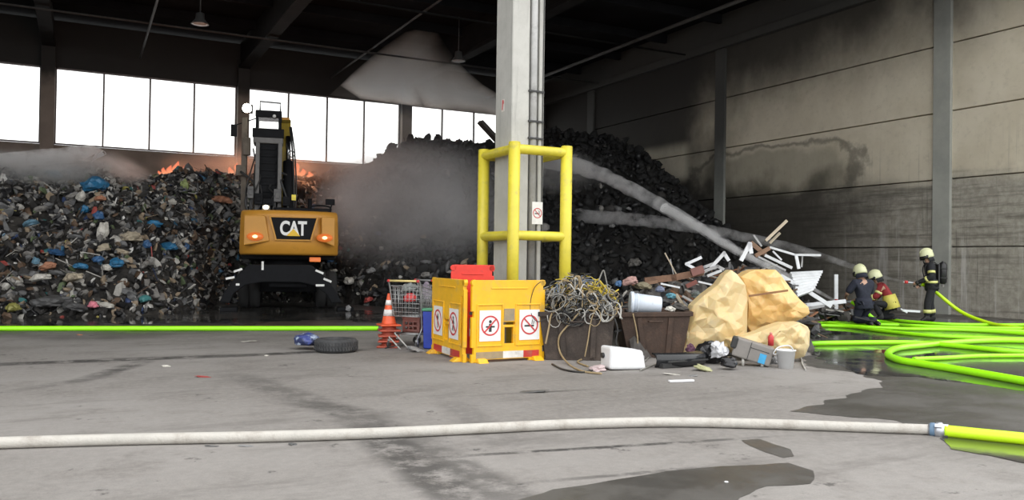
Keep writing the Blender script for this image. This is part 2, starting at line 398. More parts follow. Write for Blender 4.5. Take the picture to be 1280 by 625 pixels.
for (u0, v0, u1, v1, z, r, m_) in ((2.1, 12, 2.1, 39.4, 10.0, .045, SOOT3), (10.5, 12, 10.5, 39.4, 10.1, .04, SOOT3), (-24, 33.4, 22, 33.4, 10.02, .04, SOOT3),
                                 (-24, 27.0, 22, 27.0, 10.02, .04, SOOT2), (18.8, 12, 18.8, 39.4, 9.95, .07, SOOT3)):
    n += 1; mb = MB(); mb.tube([(u0, v0, z), (u1, v1, z)], r, 8); struct('trim_%d' % n, mb, m_)
# two round hall lamps, unlit
LENS = mat('dusty_lamp_lens', (.42, .40, .38), .4); HOUS = mat('lamp_housing', (.07, .07, .07), .5)
for i, (px, py, lb) in enumerate(((573, 77, 'pale round hall lamp hanging unlit above the smoke by the column'), (250, 31, 'dim round hall lamp hanging unlit under the black roof'))):
    p = at_z(px, py, 9.55)
    t = thing('hall_lamp', lb, 'lamp', p, group='round lamps under the roof')
    mb = MB(); mb.cyl((0,0,.42), (0,0,2.0), .02, n=8); mb.build('hanging_rod', HOUS, t)
    mb = MB(); mb.lathe([(.10,.42),(.14,.40),(.16,.2),(.27,.06),(.30,.02),(.28,.02),(.2,.08)], 20); mb.build('housing', HOUS, t)
    mb = MB(); mb.lathe([(.0,-.02),(.15,-.01),(.27,.025),(.27,.05),(.0,.06)], 20); mb.build('lens', LENS, t)
# ================================================================ the waste heap
RIDGE = [(-140,205,27),(-60,204,27),(0,208,27),(60,208,27),(108,214,27),(118,207,27),(128,204,27),(137,210,27),(152,222,27),(185,226,27),(215,219,27.3),(260,211,27.6),(300,218,28),(335,228,29),(375,228,30),
         (410,222,31),(440,214,31),(470,200,31),(500,184,31),(530,175,31),(560,177,31),(600,181,31),(640,175,31),(690,168,30.5),(730,168,30),(764,169,29.5),
         (782,186,29),(800,222,28.5),(828,258,27.5),(855,290,26.5),(885,318,25),(925,340,23.5)]
RP = [at_v(a, b, c) for a, b, c in RIDGE]; RP.sort(key=lambda p: p.x)
TOE = [(-30,20.6),(-12,20.4),(-4,20.6),(0,20.9),(1.6,21.2),(2.6,23.0),(3.4,25.0),(5,26.2),(7.2,25.2),(8.2,22.2),(9.5,21.2),(12,20.6),(16,20.2),(19,20.0),(22.4,20.5)]
def lerp_tab(tab, x):
    if x <= tab[0][0]: return tab[0][1:]
    for a, b in zip(tab[:-1], tab[1:]):
        if x <= b[0]:
            t = (x-a[0])/(b[0]-a[0]); return tuple(p+(q-p)*t for p, q in zip(a[1:], b[1:]))
    return tab[-1][1:]
RT = [(p.x, p.y, p.z) for p in RP]
def heap_base(u, v):
    vr, zr = lerp_tab(RT, u); (toe,) = lerp_tab(TOE, u)
    toe += .5*fbm((u*.6, 3.3, 1.0), 3)
    vr = max(vr, toe+1.5)
    t = (v-toe)/(vr-toe)
    if t <= 0: return 0.0
    if t < 1: return zr*(0.55*t + 0.45*(1-(1-t)**2))
    return zr*(1 - .035*(v-vr))
def heap_z(u, v):
    b = heap_base(u, v)
    if b <= 0: return -.15
    a = min(1.0, b/1.2)
    return b + a*(.36*fbm((u*.55, v*.55, 0), 4) + .13*fbm((u*1.9, v*1.9, 5), 3)) - .04
HEAPM = NT('charred_waste'); k = HEAPM
n1 = k.noise(1.6, 9, .75); n2 = k.noise(6.5, 8, .75, (1,1,1.6)); n3 = k.noise(.3, 4, .6)
c = k.mix(k.ramp(n1, .38, .66), (.018, .017, .016), (.07, .064, .056))
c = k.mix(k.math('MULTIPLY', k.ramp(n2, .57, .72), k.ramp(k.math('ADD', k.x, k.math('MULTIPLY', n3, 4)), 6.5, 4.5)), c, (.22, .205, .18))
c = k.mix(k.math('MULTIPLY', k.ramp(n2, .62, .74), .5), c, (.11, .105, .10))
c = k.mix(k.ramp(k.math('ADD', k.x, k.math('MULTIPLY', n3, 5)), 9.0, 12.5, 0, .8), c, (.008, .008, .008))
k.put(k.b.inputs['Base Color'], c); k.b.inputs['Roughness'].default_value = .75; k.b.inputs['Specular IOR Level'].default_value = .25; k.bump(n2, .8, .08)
us = [-17 + i*.22 for i in range(int((22.45+17)/.22)+1)]; vs = [19.6 + j*.24 for j in range(int((39.6-19.6)/.24)+1)]
mb = MB(); nu, nv = len(us), len(vs); V = []
for v in vs:
    for u in us: V.append((u + .07*noise.noise((u*3, v*3, 1)), v + .07*noise.noise((u*3, v*3, 9)), heap_z(u, v)))
Fc = [(j*nu+i, j*nu+i+1, (j+1)*nu+i+1, (j+1)*nu+i) for j in range(nv-1) for i in range(nu-1)
      if max(V[j*nu+i][2], V[j*nu+i+1][2], V[(j+1)*nu+i+1][2], V[(j+1)*nu+i][2]) > -.1]
mb.add(V, Fc)
# scraps nobody could count: crumpled film, board, cloth
PAL = dict(char=((.008,.008,.008),.85), black=((.012,.012,.013),.45), soot=((.03,.028,.026),.8), grey=((.11,.11,.11),.6), mid=((.20,.19,.175),.65), pale=((.40,.385,.35),.6), tan=((.26,.20,.135),.7),
           brown=((.10,.062,.038),.75), blue=((.03,.11,.19),.5), navy=((.03,.05,.12),.55), green=((.09,.12,.06),.65), teal=((.03,.13,.13),.55), red=((.28,.05,.04),.6), white=((.62,.61,.58),.55), yellow=((.34,.30,.08),.6))
SM = {a: mat('scrap_'+a, b[0], b[1], var=.3, vscale=9) for a, b in PAL.items()}
keys = list(PAL); KI = {a: i+1 for i, a in enumerate(keys)}
def rand_rot(rg): return Matrix.Rotation(rg.uniform(0, 6.28), 3, 'Z') @ Matrix.Rotation(rg.uniform(-1.2, 1.2), 3, 'X') @ Matrix.Rotation(rg.uniform(0, 6.28), 3, 'Y')
LEFTW = [('black',20),('soot',22),('grey',21),('mid',17),('pale',9.5),('tan',5),('brown',6),('blue',.7),('navy',2.2),('green',2.4),('teal',.5),('red',.45),('white',1.6),('yellow',.25)]
RIGHTW = [('black',12),('char',80),('soot',6),('grey',1.2),('mid',.35),('pale',.08)]
def pickw(w, rg):
    x = rg.uniform(0, sum(b for a, b in w))
    for a, b in w:
        x -= b
        if x <= 0: return a
    return w[-1][0]
rg = random.Random(21)
def heap_spot(rg, u0, u1, low=False):
    for _ in range(200):
        u = rg.uniform(u0, u1); vr, zr = lerp_tab(RT, u); (toe,) = lerp_tab(TOE, u)
        v = toe + (vr-toe)*(rg.uniform(-.02, 1.12) if not low else abs(rg.gauss(0, .3)))
        z = heap_z(u, v)
        if z > -.1: return Vector((u, v, z))
    return Vector((u, v, 0))
for i in range(15000):
    p = heap_spot(rg, -13.5, 9.2); left = p.x < 7.2 + rg.uniform(-1.5, 1.5)
    a = pickw(LEFTW if left else RIGHTW, rg)
    s = rg.choice((.045, .055, .065, .08, .10, .13)) * (1.0 if left else 1.2)
    mb.ico(p + Vector((0, -.05, s*.35)), (s*rg.uniform(.7,1.6), s*rg.uniform(.5,1.1), s*rg.uniform(.22,.6)), 1, .38, KI[a], rand_rot(rg), rg)
for i in range(5200):
    p = heap_spot(rg, 8.0, 22.2)
    a = pickw(RIGHTW, rg); s = rg.choice((.06, .08, .10, .14, .2))
    mb.ico(p + Vector((0, -.05, s*.3)), (s*rg.uniform(.7,1.6), s*rg.uniform(.5,1.1), s*rg.uniform(.25,.7)), 1, .25, KI[a], rand_rot(rg), rg, True)
for i in range(900):        # thin strips and rods lying in the heap
    p = heap_spot(rg, -13.5, 12); d = Vector((rg.uniform(-1,1), rg.uniform(-.6,.6), rg.uniform(-.5,.7))).normalized()*rg.uniform(.08,.3)
    a = pickw(LEFTW, rg) if p.x < 7 else 'soot'
    mb.beam(p-d+Vector((0,-.1,.1)), p+d+Vector((0,-.1,.12)), rg.uniform(.012,.04), rg.uniform(.008,.02), KI[a])
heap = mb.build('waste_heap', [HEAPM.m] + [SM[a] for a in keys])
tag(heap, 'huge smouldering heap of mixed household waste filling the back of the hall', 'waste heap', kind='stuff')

# --- pieces of the heap that can be told apart, nearest ones first
def lump(name, label, cat, px, py, w, h, m, seed=0, group=None, spiky=.16, drop=.0, parts=None, lift=0.0, d=None):
    """a crumpled bag or cloth resting on the heap where the pixel's line meets its face; w, h in pixels"""
    if d is None:
        x, y, z = cray(px, py); a, b = to_hall(x, y); t = 15.0; p = Vector((0,0,0))
        while t < 34:
            p = Vector((a*t, b*t, H+z*t))
            if p.z <= max(0.02, heap_z(p.x, p.y)): break
            t += .04
    else: p = at_d(px, py, d)
    dd = depth_of(p); W, Hh = w*dd/F/2*.88, h*dd/F/2*.88
    p = p + Vector((0, 0, lift + (.06 if d is None else 0))) - FWD*(.20 if d is None else .06)
    rg2 = random.Random(seed*13+5); mb = MB(); vs, fs = ICO[3]
    out = []
    R = Matrix.Rotation(rg2.uniform(-.35, .35), 3, 'Y')
    for q in vs:
        q = Vector(q); n_ = noise.fractal(q*1.6 + Vector((seed*3.1, seed, 0)), 1, 2, 3); n2_ = abs(noise.noise(q*4.2 + Vector((seed, 0, 2))))
        r = 1 + spiky*2.2*n_ - spiky*1.6*n2_
        zz = q.z*r; zz = zz if zz > -.55 else -.55 + (zz+.55)*.2
        out.append(R @ Vector((q.x*r*W, q.y*r*min(W, .35+W*.3), zz*Hh)))
    mb.add(out, fs, 0, False)
    o = mb.build(name, m, loc=p, rot=(0, 0, FACE))
    return tag(o, label, cat, group)
BLUE = mat('blue_plastic_bag', (.025,.135,.26), .4, var=.35, vscale=7); BLUE2 = mat('faded_blue_bag', (.10,.20,.27), .5, var=.3); BLUE3 = mat('deep_blue_bag', (.03,.09,.20), .45, var=.35)
PALE = mat('dirty_white_film', (.50,.48,.43), .5, var=.3, vscale=9); BEIGE = mat('beige_rag', (.36,.31,.23), .8, var=.3, vscale=9); GREYB = mat('grey_foil_bag', (.20,.20,.20), .45, var=.35)
ORB = mat('rusty_orange_foam', (.36,.17,.10), .8, var=.3); PINK = mat('pink_cloth', (.62,.20,.25), .7); OLIVE = mat('olive_plastic', (.23,.22,.06), .5); TEALM = mat('teal_plastic', (.05,.18,.18), .5)
GRN = mat('pale_green_leaves', (.26,.31,.12), .7, var=.3); DGREY = mat('dark_grey_sheet', (.085,.085,.085), .55, var=.3)
for i, a in enumerate([
    ('rubbish_bag','big blue plastic bag high on the heap below the white mist','bag',123,236,34,26,BLUE),
    ('rubbish_bag','small light blue bag just under the big blue bag','bag',110,266,13,14,BLUE),
    ('rubbish_bag','dark blue bag beside the small light blue bag','bag',128,274,15,15,BLUE3),
    ('rubbish_bag','flat blue bag alone on the grey slope near the frame edge','bag',44,283,22,11,BLUE2),
    ('rubbish_bag','hazy blue bag showing through the white mist','bag',72,222,22,13,BLUE2),
    ('rubbish_bag','bright blue bag in the middle of the heap face','bag',195,284,26,13,BLUE),
    ('rubbish_bag','long blue bag lower down towards the excavator','bag',213,312,27,15,BLUE),
    ('rubbish_bag','small deep blue bag at the tip of the long blue bag','bag',236,312,11,11,BLUE3),
    ('rubbish_bag','small navy bag between the beige rags and the long blue bag','bag',187,309,13,15,BLUE3),
    ('rubbish_bag','blue bag pair, the flatter one low on the heap','bag',107,336,20,11,BLUE),
    ('rubbish_bag','blue bag low on the heap next to the white film','bag',150,333,20,16,BLUE),
    ('rubbish_bag','dull blue bag above the flatter low blue bag','bag',128,328,16,11,BLUE3),
    ('rubbish_bag','indigo bag above the orange foam','bag',76,319,22,10,BLUE3),
    ('rubbish_bag','pale blue bag leaning beside the orange foam','bag',51,330,10,13,BLUE2),
    ('foam_block','orange brown foam block low on the heap','foam',66,337,24,13,ORB),
    ('film_sheet','crumpled white film under the orange foam','plastic film',56,351,26,12,PALE),
    ('rag','large beige rag hanging in the middle of the heap','cloth',168,300,30,17,BEIGE),
    ('rag','small beige rag below the large beige rag','cloth',134,314,18,13,BEIGE),
    ('rag','beige rag beside the small beige rag','cloth',156,318,20,9,BEIGE),
    ('film_sheet','white torn film hanging under the big blue bag','plastic film',133,293,16,28,PALE),
    ('film_sheet','white film lump left of the big blue bag','plastic film',106,250,12,17,PALE),
    ('film_sheet','pale film scrap beside the low blue bag','plastic film',138,338,14,11,PALE),
    ('rag','olive beige sacking above the dark grey sheets','cloth',97,350,26,14,BEIGE),
    ('film_sheet','dark grey sheet spread low on the heap','plastic film',72,380,52,19,DGREY),
    ('film_sheet','second dark grey sheet at the foot of the heap','plastic film',100,386,34,12,DGREY),
    ('canister','round olive drum at the foot of the heap','canister',23,388,19,15,OLIVE),
    ('cloth_bundle','pink end of a cloth bundle at the foot of the heap','cloth',122,384,13,12,PINK),
    ('cloth_bundle','pale end of the bundle lying against the pink cloth','cloth',138,384,23,8,PALE),
    ('plastic_tub','teal tub low on the heap near the excavator','tub',186,377,17,11,TEALM),
    ('foliage_clump','pale green clump high on the heap under the flames','garden waste',234,236,11,20,GRN),
    ('film_sheet','greyish film lump under the green clump','plastic film',219,256,11,9,PALE),
    ('rag','rust coloured rag high on the heap beside the excavator cab','cloth',279,253,26,13,ORB),
    ('film_sheet','pale grey film near the excavator stabiliser','plastic film',245,372,9,9,PALE),
    ('rag','reddish rag beside the big blue bag','cloth',130,252,16,9,ORB),
    ('rubbish_bag','dark blue grey bag beside the excavator tyre on the far side','bag',414,327,12,12,BLUE3),
    ('film_sheet','white crumpled sheet beside the excavator stabiliser','plastic film',438,354,15,13,PALE),
    ('film_sheet','pale scrap above the white crumpled sheet','plastic film',419,341,11,6,PALE),
    ('film_sheet','whitish scrap on the dark heap behind the cone','plastic film',465,341,14,9,GREYB),
    ('rag','red rag on the wet floor behind the cones','cloth',462,377,14,9,mat('red_rag',(.36,.06,.05),.7)),
    ('paper_bag','small pale bag at the wet heap foot by the cones','bag',437,388,8,10,GREYB),
    ('sack','grey sack on the black heap behind the scrap metal','sack',792,331,19,14,mat('grey_sack',(.115,.11,.10),.8)),
    ('sack','small round pale lump on the black heap','sack',764,285,9,7,GREYB),
    ('film_sheet','faint pale sheet on the black heap above the sack','plastic film',783,263,13,5,GREYB),
  ]):
    lump(*a[:8], seed=i+1)
# --- about two hundred anonymous scraps, each its own object
proto = {}
for a in ('black','grey','mid','pale','tan','brown'):
    for q in range(3):
        m2 = MB(); r2 = random.Random(len(a)*10+q)
        vs, fs = ICO[2]; out = []
        for p in vs:
            p = Vector(p); r = 1 + .5*noise.fractal(p*1.7 + Vector((q*7, len(a)*3, 0)), 1, 2, 3)
            out.append(Vector((p.x*r, p.y*r*.7, p.z*r*.5)))
        m2.add(out, fs); o = m2.build('waste_scrap', SM[a]); proto[a, q] = o
NAMES = dict(black='black crumpled film scrap lying in the waste heap', grey='grey crumpled film scrap lying in the waste heap', mid='light grey crumpled scrap lying in the waste heap',
             pale='pale crumpled paper scrap lying in the waste heap', tan='tan cardboard scrap lying in the waste heap', brown='brown scorched scrap lying in the waste heap')
used = set(); rg = random.Random(5)
for i in range(230):
    a = rg.choice(('black','grey','grey','mid','mid','pale','tan','brown')); q = rg.randrange(3)
    src = proto[a, q]
    if (a, q) in used: o = src.copy(); COL.objects.link(o)
    else: o = src; used.add((a, q))
    p = heap_spot(rg, -11.5, 2.4) if rg.random() < .88 else heap_spot(rg, 7.8, 10.5, True)
    s = rg.uniform(.07, .17); o.location = p + Vector((0, -.12, .06)); o.scale = (s*rg.uniform(.8,1.4), s, s*rg.uniform(.7,1.3))
    o.rotation_euler = (rg.uniform(-.5,.5), rg.uniform(-.6,.6), rg.uniform(0,6.28))
    tag(o, NAMES[a], 'scrap', a + ' scraps in the waste heap')
for kq, o in proto.items():
    if kq not in used: bpy.data.objects.remove(o)
# charred plank poking out of the crest beside the column
a, b = at_d(600, 152, 30), at_d(624, 178, 30.5)
mb = MB(); mb.beam(a, b, .30, .14); o = mb.build('charred_plank', mat('charred_wood', (.05,.043,.04), .9, bump=.4), origin=(a+b)/2, bevel=.02)
tag(o, 'charred plank sticking up out of the heap crest against the windows', 'plank')
# ================================================================ column and its yellow guard
CM = NT('column_concrete'); k = CM
n1 = k.noise(1.2, 7, .7); n2 = k.noise(12, 7, .7); st = k.noise(1, 6, .7, (7, 7, .35))
c = k.mix(k.ramp(n1, .3, .7), (.40, .395, .365), (.50, .495, .46))
c = k.mix(k.ramp(n2, .55, .75, 0, .4), c, (.26, .255, .24)); c = k.mix(k.ramp(st, .56, .72, 0, .5), c, (.20, .195, .185))
k.put(k.b.inputs['Base Color'], c); k.b.inputs['Roughness'].default_value = .8; k.bump(n2, .2, .01)
cu, cv, cw = 6.23, 11.78, .29
col = thing('concrete_column', 'tall grey concrete column standing inside the yellow pipe guard', 'column', (cu, cv, 0)); col['kind'] = 'structure'
mb = MB()   # square shaft with a channel down the front face (towards -v)
prof = [(-cw,-cw),(.02,-cw),(.02,-cw+.12),(.20,-cw+.12),(.20,-cw),(cw,-cw),(cw,cw),(-cw,cw)]
mb.add([(x, y, 0) for x, y in prof] + [(x, y, 10.2) for x, y in prof],
       [tuple(range(8))[::-1], tuple(range(8, 16))] + [(i, (i+1) % 8, 8+(i+1) % 8, 8+i) for i in range(8)])
mb.build('shaft', CM.m, col, bevel=.012, seg=1)
PIPE = mat('grey_downpipe', (.42, .42, .41), .5, .2, var=.2, vscale=3, dirt=.3)
mb = MB(); mb.cyl((.115, -cw+.045, 0), (.115, -cw+.045, 10.1), .062, n=16); dp = mb.build('downpipe', PIPE, col)
BLKC = mat('thin_black_cable', (.03,.03,.03), .6)
for z in (3.35, 3.62, 4.1, 6.0):
    mb = MB(); mb.box((.14, -cw-.012, z), (.28, .03, .03)); mb.build('pipe_clip', BLKC, dp)
mb = MB(); mb.tube([(.27, -cw-.008, .9), (.262, -cw-.008, 3.2), (.272, -cw-.008, 10)], .009, 6); mb.build('cable', BLKC, col)
WHITE = mat('sign_white', (.78,.78,.76), .5, var=.06, dirt=.15, dcol=(.4,.38,.35)); SRED = mat('sign_red', (.55,.045,.05), .5, var=.1); SBLK = mat('sign_black', (.025,.025,.025), .5)
def prohibit(parent, w, h, glyph, M, dirtier=False, name='sign'):
    """white plate with a red prohibition ring; M places plate-local (x right, y out of the board is -y, z up), centre at origin"""
    mb = MB(); mb.box((0, 0, 0), (w, .004, h), M=M); s = mb.build(name, WHITE, parent)
    r = min(w, h)*.43; zc = 0
    mb = MB(); n = 40; ro, ri = r, r*.84
    vs = [M @ Vector((q*cos(2*pi*j/n), -.005, zc+q*sin(2*pi*j/n))) for q in (ro, ri) for j in range(n)]
    mb.add(vs, [(j, (j+1) % n, n+(j+1) % n, n+j) for j in range(n)])
    a = radians(-45 if glyph != 'cross' else 45); dx, dz = cos(a), sin(a)
    def bar(p, q, wd, mbx, yy=-.006):
        d = Vector((q[0]-p[0], 0, q[1]-p[1])).normalized(); nn = Vector((-d.z, 0, d.x))*wd/2
        P, Q = Vector((p[0], yy, p[1])), Vector((q[0], yy, q[1]))
        mbx.add([M @ x for x in (P-nn, Q-nn, Q+nn, P+nn)], [(0,1,2,3)])
    bar((-dx*r*.9, -dz*r*.9+zc), (dx*r*.9, dz*r*.9+zc), r*.15, mb, -.0075)
    mb.build('prohibition_ring', SRED, s)
    g = MB()
    def disc(cx, cz, rr, m=14):
        g.add([M @ Vector((cx+rr*cos(2*pi*j/m), -.0055, cz+rr*sin(2*pi*j/m))) for j in range(m)], [tuple(range(m))])
    if glyph == 'walker':
        disc(0, r*.52, r*.13); bar((0, r*.38), (0, -r*.05), r*.22, g); bar((0, -r*.05), (r*.2, -r*.6), r*.12, g); bar((0, -r*.05), (-r*.22, -r*.58), r*.12, g)
        bar((0, r*.3), (r*.32, r*.02), r*.09, g); bar((0, r*.3), (-r*.3, 0), r*.09, g)
    elif glyph == 'cigarette':
        bar((-r*.6, -r*.1), (r*.5, -r*.1), r*.17, g); bar((r*.42, r*.06), (r*.5, r*.35), r*.07, g); bar((r*.25, r*.06), (r*.32, r*.5), r*.07, g)
    elif glyph == 'flame':
        bar((0, -r*.65), (0, r*.1), r*.16, g); disc(0, r*.28, r*.2); bar((0, r*.3), (r*.05, r*.62), r*.16, g)
    else:
        disc(0, r*.4, r*.16); bar((0, r*.2), (0, -r*.6), r*.3, g); bar((-r*.5, -r*.1), (r*.5, -r*.1), r*.16, g)
    g.build('pictogram', SBLK, s)
    return s
# sign taped on the right strip of the front face
zs = at_v(661, 252, cv-cw).z; ze = at_v(661, 280, cv-cw).z
sg = thing('no_smoking_sign', 'small white prohibition sign with red ring fixed to the concrete column', 'sign', (cu+.185, cv-cw-.016, (zs+ze)/2))
prohibit(sg, .19, zs-ze, 'cigarette', Matrix.Identity(4), name='plate')
p = at_u(629, 132, cu-cw)
st_ = thing('column_sticker', 'small red and white sticker high on the shaded side of the concrete column', 'sticker', (cu-cw-.004, p.y, p.z), pi/2*3)
mb = MB(); mb.box((0,0,0), (.09, .004, .20)); mb.build('sticker_backing', mat('sticker_white', (.62,.58,.54), .5), st_)
mb = MB(); mb.add([(-.03,-.004,-.07),(.0,-.004,-.07),(.01,-.004,.02),(.035,-.004,.03),(.03,-.004,.08),(-.02,-.004,.09)], [(0,1,2,3,4,5)]); mb.build('red_arrow', SRED, st_)

YEL = mat('guard_yellow_paint', (.62,.53,.045), .42, var=.12, vscale=3, dirt=.22, dcol=(.30,.27,.10), dscale=5)
gp = at_d(640, 400, 12.6); g0 = Vector((gp.x, gp.y, 0)); su, sv = .93, 1.08
gz = at_d(640, 184, 12.6).z; gm = at_d(640, 294, 12.6).z
gd = thing('column_guard', 'yellow tubular steel guard with two rails around the concrete column', 'guard', g0)
posts = [(0,0),(su,0),(su,sv),(0,sv)]
for i, (x, y) in enumerate(posts):
    mb = MB(); mb.cyl((x,y,.012), (x,y,gz+.07), .092, n=20); mb.lathe([(.092,gz+.07),(.085,gz+.085),(0,gz+.09)], 20, M=Matrix.Translation((x,y,0))); po = mb.build('post', YEL, gd)
    mb = MB(); mb.box((x,y,.008), (.3,.3,.016)); mb.build('base_plate', YEL, po)
for a, b in zip(posts, posts[1:]+posts[:1]):
    for z in (gz-.02, gm):
        mb = MB(); mb.cyl((*a, z), (*b, z), .075, n=18, caps=False); mb.build('rail', YEL, gd)

# ================================================================ plastic barriers
BYEL = mat('barrier_yellow_plastic', (.82,.45,.012), .38, var=.1, vscale=4, dirt=.30, dcol=(.42,.30,.12), dscale=5)
BRED = mat('barrier_red_plastic', (.66,.035,.02), .4, var=.12, dirt=.12)
REFR = mat('reflective_red', (.50,.04,.03), .4, dirt=.3, dcol=(.3,.15,.1), dscale=9); REFW = mat('reflective_white', (.68,.66,.62), .4, dirt=.3, dcol=(.35,.32,.28), dscale=9); GRIME = mat('grimy_panel', (.34,.26,.15), .7, dirt=.5, dcol=(.22,.19,.15), dscale=9)
DARKP = mat('dark_rubber_plastic', (.03,.03,.03), .6)
def barrier(label, p0, p1, Hh, m, signs=(), strip=True, name='traffic_barrier', grp='plastic barriers around the column', grime=False, slot=False):
    d = Vector(p1)-Vector(p0); W = d.length; rz = atan2(d.y, d.x)
    t = thing(name, label, 'barrier', p0, rz, grp)
    s = W/1.05
    holes = [(.44*W, .22*Hh, .56*W, .42*Hh), (.42*W, .45*Hh, .58*W, .485*Hh), (0, .10*Hh, .035, .18*Hh), (0, .55*Hh, .03, .62*Hh), (W-.035, .10*Hh, W, .18*Hh),
             (0, .93*Hh, .05, Hh), (W-.03, .88*Hh, W, .93*Hh), (.22*W, 0, .78*W, .035)]
    if slot: holes.append((.915*W, .17*Hh, .955*W, .80*Hh))
    mb = MB(); mb.plate(W, Hh, .055, holes)
    for f in (.0, 1):   # ear knobs on the top edge
        mb.cyl((.035 if f == 0 else W-.035, -.0275, Hh*.965), (.035 if f == 0 else W-.035, .0275, Hh*.965), .045, n=14)
    body = mb.build('barrier_body', m, t, bevel=.014)
    mb = MB()
    for a, b in ((.08,.40),(.60,.92)):
        for z in (.70, .20): mb.box(((a+b)/2*W, -.034, z*Hh), ((b-a)*W, .02, .018))
        mb.box((a*W-.012, -.032, .45*Hh), (.02, .014, .52*Hh)); mb.box((b*W+.012, -.032, .45*Hh), (.02, .014, .52*Hh))
    mb.box((.5*W, -.033, .90*Hh), (.5*W, .012, .02)); mb.build('stiffening_rib', m, body, bevel=.004, seg=1)
    if grime:
        mb = MB(); mb.box((.5*W, -.031, .575*Hh), (.11*W*1.3, .006, .15*Hh)); mb.build('worn_reflector', GRIME, body)
    if strip:
        for q, (a, b) in enumerate(((.10,.37),(.37,.63),(.63,.90)) if not grime else ((.06,.42),(.42,.70),(.70,.92))):
            mb = MB(); mb.box(((a+b)/2*W, -.031, .085*Hh), ((b-a)*W, .006, .085*Hh)); mb.build('reflective_strip', (GRIME if grime and q == 0 else REFW if q == 1 else REFR), t)
    for f in (.12, .88):
        mb = MB(); mb.box((f*W, 0, .03), (.16, .30, .06), taper=(.8,.5)); mb.build('foot', m, t, bevel=.01)
    for (cx, g) in signs:
        prohibit(t, .29*s*1.02, .375*Hh, g, Matrix.Translation((cx*W, -.034, .445*Hh)))
    return t
pc, pl, pr = G(583, 454), G(541, 440), G(679, 449)
dl = (pc-pl).normalized(); dr = (pr-pc).normalized()
barrier('yellow plastic barrier facing the yard, with two worn prohibition signs', pc+dr*.06, pr, 1.13, BYEL, ((.24,'cross'),(.78,'cigarette')), grime=True)
barrier('clean yellow plastic barrier standing end-on beside the shopping cart', pl, pc-dl*.06, 1.13, BYEL, ((.23,'flame'),(.72,'walker')), slot=True)
mb = MB()
q0, q1 = at_d(562, 452, 12.05), at_d(616, 452, 12.12); q0.z = q1.z = 0
barrier('red plastic barrier standing behind the yellow ones at the column', q0, q1, at_d(590, 331, 12.1).z, BRED, (), strip=False)

# ================================================================ excavator
EY = mat('machine_yellow', (.56,.265,.035), .42, var=.07, vscale=2, dirt=.12, dcol=(.30,.15,.03), dscale=2); EB = mat('machine_black', (.0065,.007,.0085), .75, var=.3, spec=.22); EG = mat('machine_grey', (.10,.10,.10), .55, var=.3, dirt=.3)
TYRE = mat('tyre_rubber', (.018,.018,.018), .85, bump=.3); HYD = mat('hydraulic_hose', (.02,.02,.02), .5); STEEL = mat('chrome_rod', (.5,.5,.5), .25, 1.0)
CABG = mat('cab_grey', (.13,.125,.12), .55, var=.2)
TAIL = mat('tail_lamp', (.60,.14,.03), .3, emit=(1,.25,.05), estr=.25); TAILC = mat('tail_lamp_core', (1,.5,.2), .3, emit=(1,.55,.25), estr=2.2)
WORK = mat('lit_work_lamp', (1,.95,.8), .3, emit=(1,.93,.72), estr=60.0)
ED = 22.6; ep = at_d(360, 384, ED); EX = Vector((ep.x, ep.y, 0)); kx = ED/F
def ex(px, d=ED): return (px-360.3)*d/F
def ez(py, d=ED, px=360): return at_d(px, py, d).z
ex_rz = atan2(EX.y, EX.x) - pi/2
E = thing('material_handler', 'yellow wheeled excavator with raised cab working at the burning waste heap', 'excavator', EX, ex_rz)
# undercarriage
mb = MB(); mb.box((0, 1.3, .82), (1.0, 4.2, .42)); mb.box((0, .3, .6), (1.7, .3, .3)); mb.box((0, 2.9, .6), (1.7, .3, .3)); mb.build('chassis', EB, E, bevel=.04)
mb = MB(); mb.cyl((0,1.2,1.0), (0,1.2,1.36), .72, n=32); mb.build('turntable', EB, E)
for y in (.3, 2.9):
    for x in (-1.02, 1.02):
        mb = MB(); M = Matrix.Translation((x, y, .52)) @ Matrix.Rotation(pi/2, 4, 'Y')
        mb.lathe([(.28,-.27),(.46,-.27),(.515,-.2),(.515,-.03),(.46,-.02),(.46,.02),(.515,.03),(.515,.2),(.46,.27),(.28,.27)], 32, M=M); wh = mb.build('wheel', TYRE, E)
        mb = MB(); mb.lathe([(.0,-.2),(.29,-.22),(.29,.22),(.0,.2)], 24, M=M); mb.build('hub', EG, wh)
# rear stabiliser: black arch with sloping legs
zt = ez(331); arch = []
for px, py in ((279,378),(284,366),(296,349),(306,338),(312,331),(388,331),(396,337),(408,349),(420,366),(426,378),(413,379),(407,368),(392,357),(374,353),(328,353),(309,357),(296,367),(291,379)):
    arch.append((ex(px, ED-1.0), max(.1, ez(py, ED-1.0))))
mb = MB(); mb.prism(arch[::-1], -1.05, -.8); sb = mb.build('stabiliser', EB, E, bevel=.03)
for s in (-1, 1):
    mb = MB(); mb.box((s*1.47, -.93, .05), (.42, .5, .1)); mb.build('stabiliser_foot', EB, E, bevel=.02)
MARKW = mat('mark_white', (.75,.75,.72), .35)  # small flat white marks on the face of the black arch
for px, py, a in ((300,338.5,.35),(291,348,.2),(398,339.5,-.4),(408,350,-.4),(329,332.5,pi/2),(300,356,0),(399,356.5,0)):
    mb = MB(); mb.box((0,0,0), (.22 if px != 300 or py < 350 else .09, .012, .055), M=Matrix.Translation((ex(px, ED-1.05), -1.06, ez(py, ED-1.05))) @ Matrix.Rotation(-a, 4, 'Y')); mb.build('white_mark', MARKW, sb)
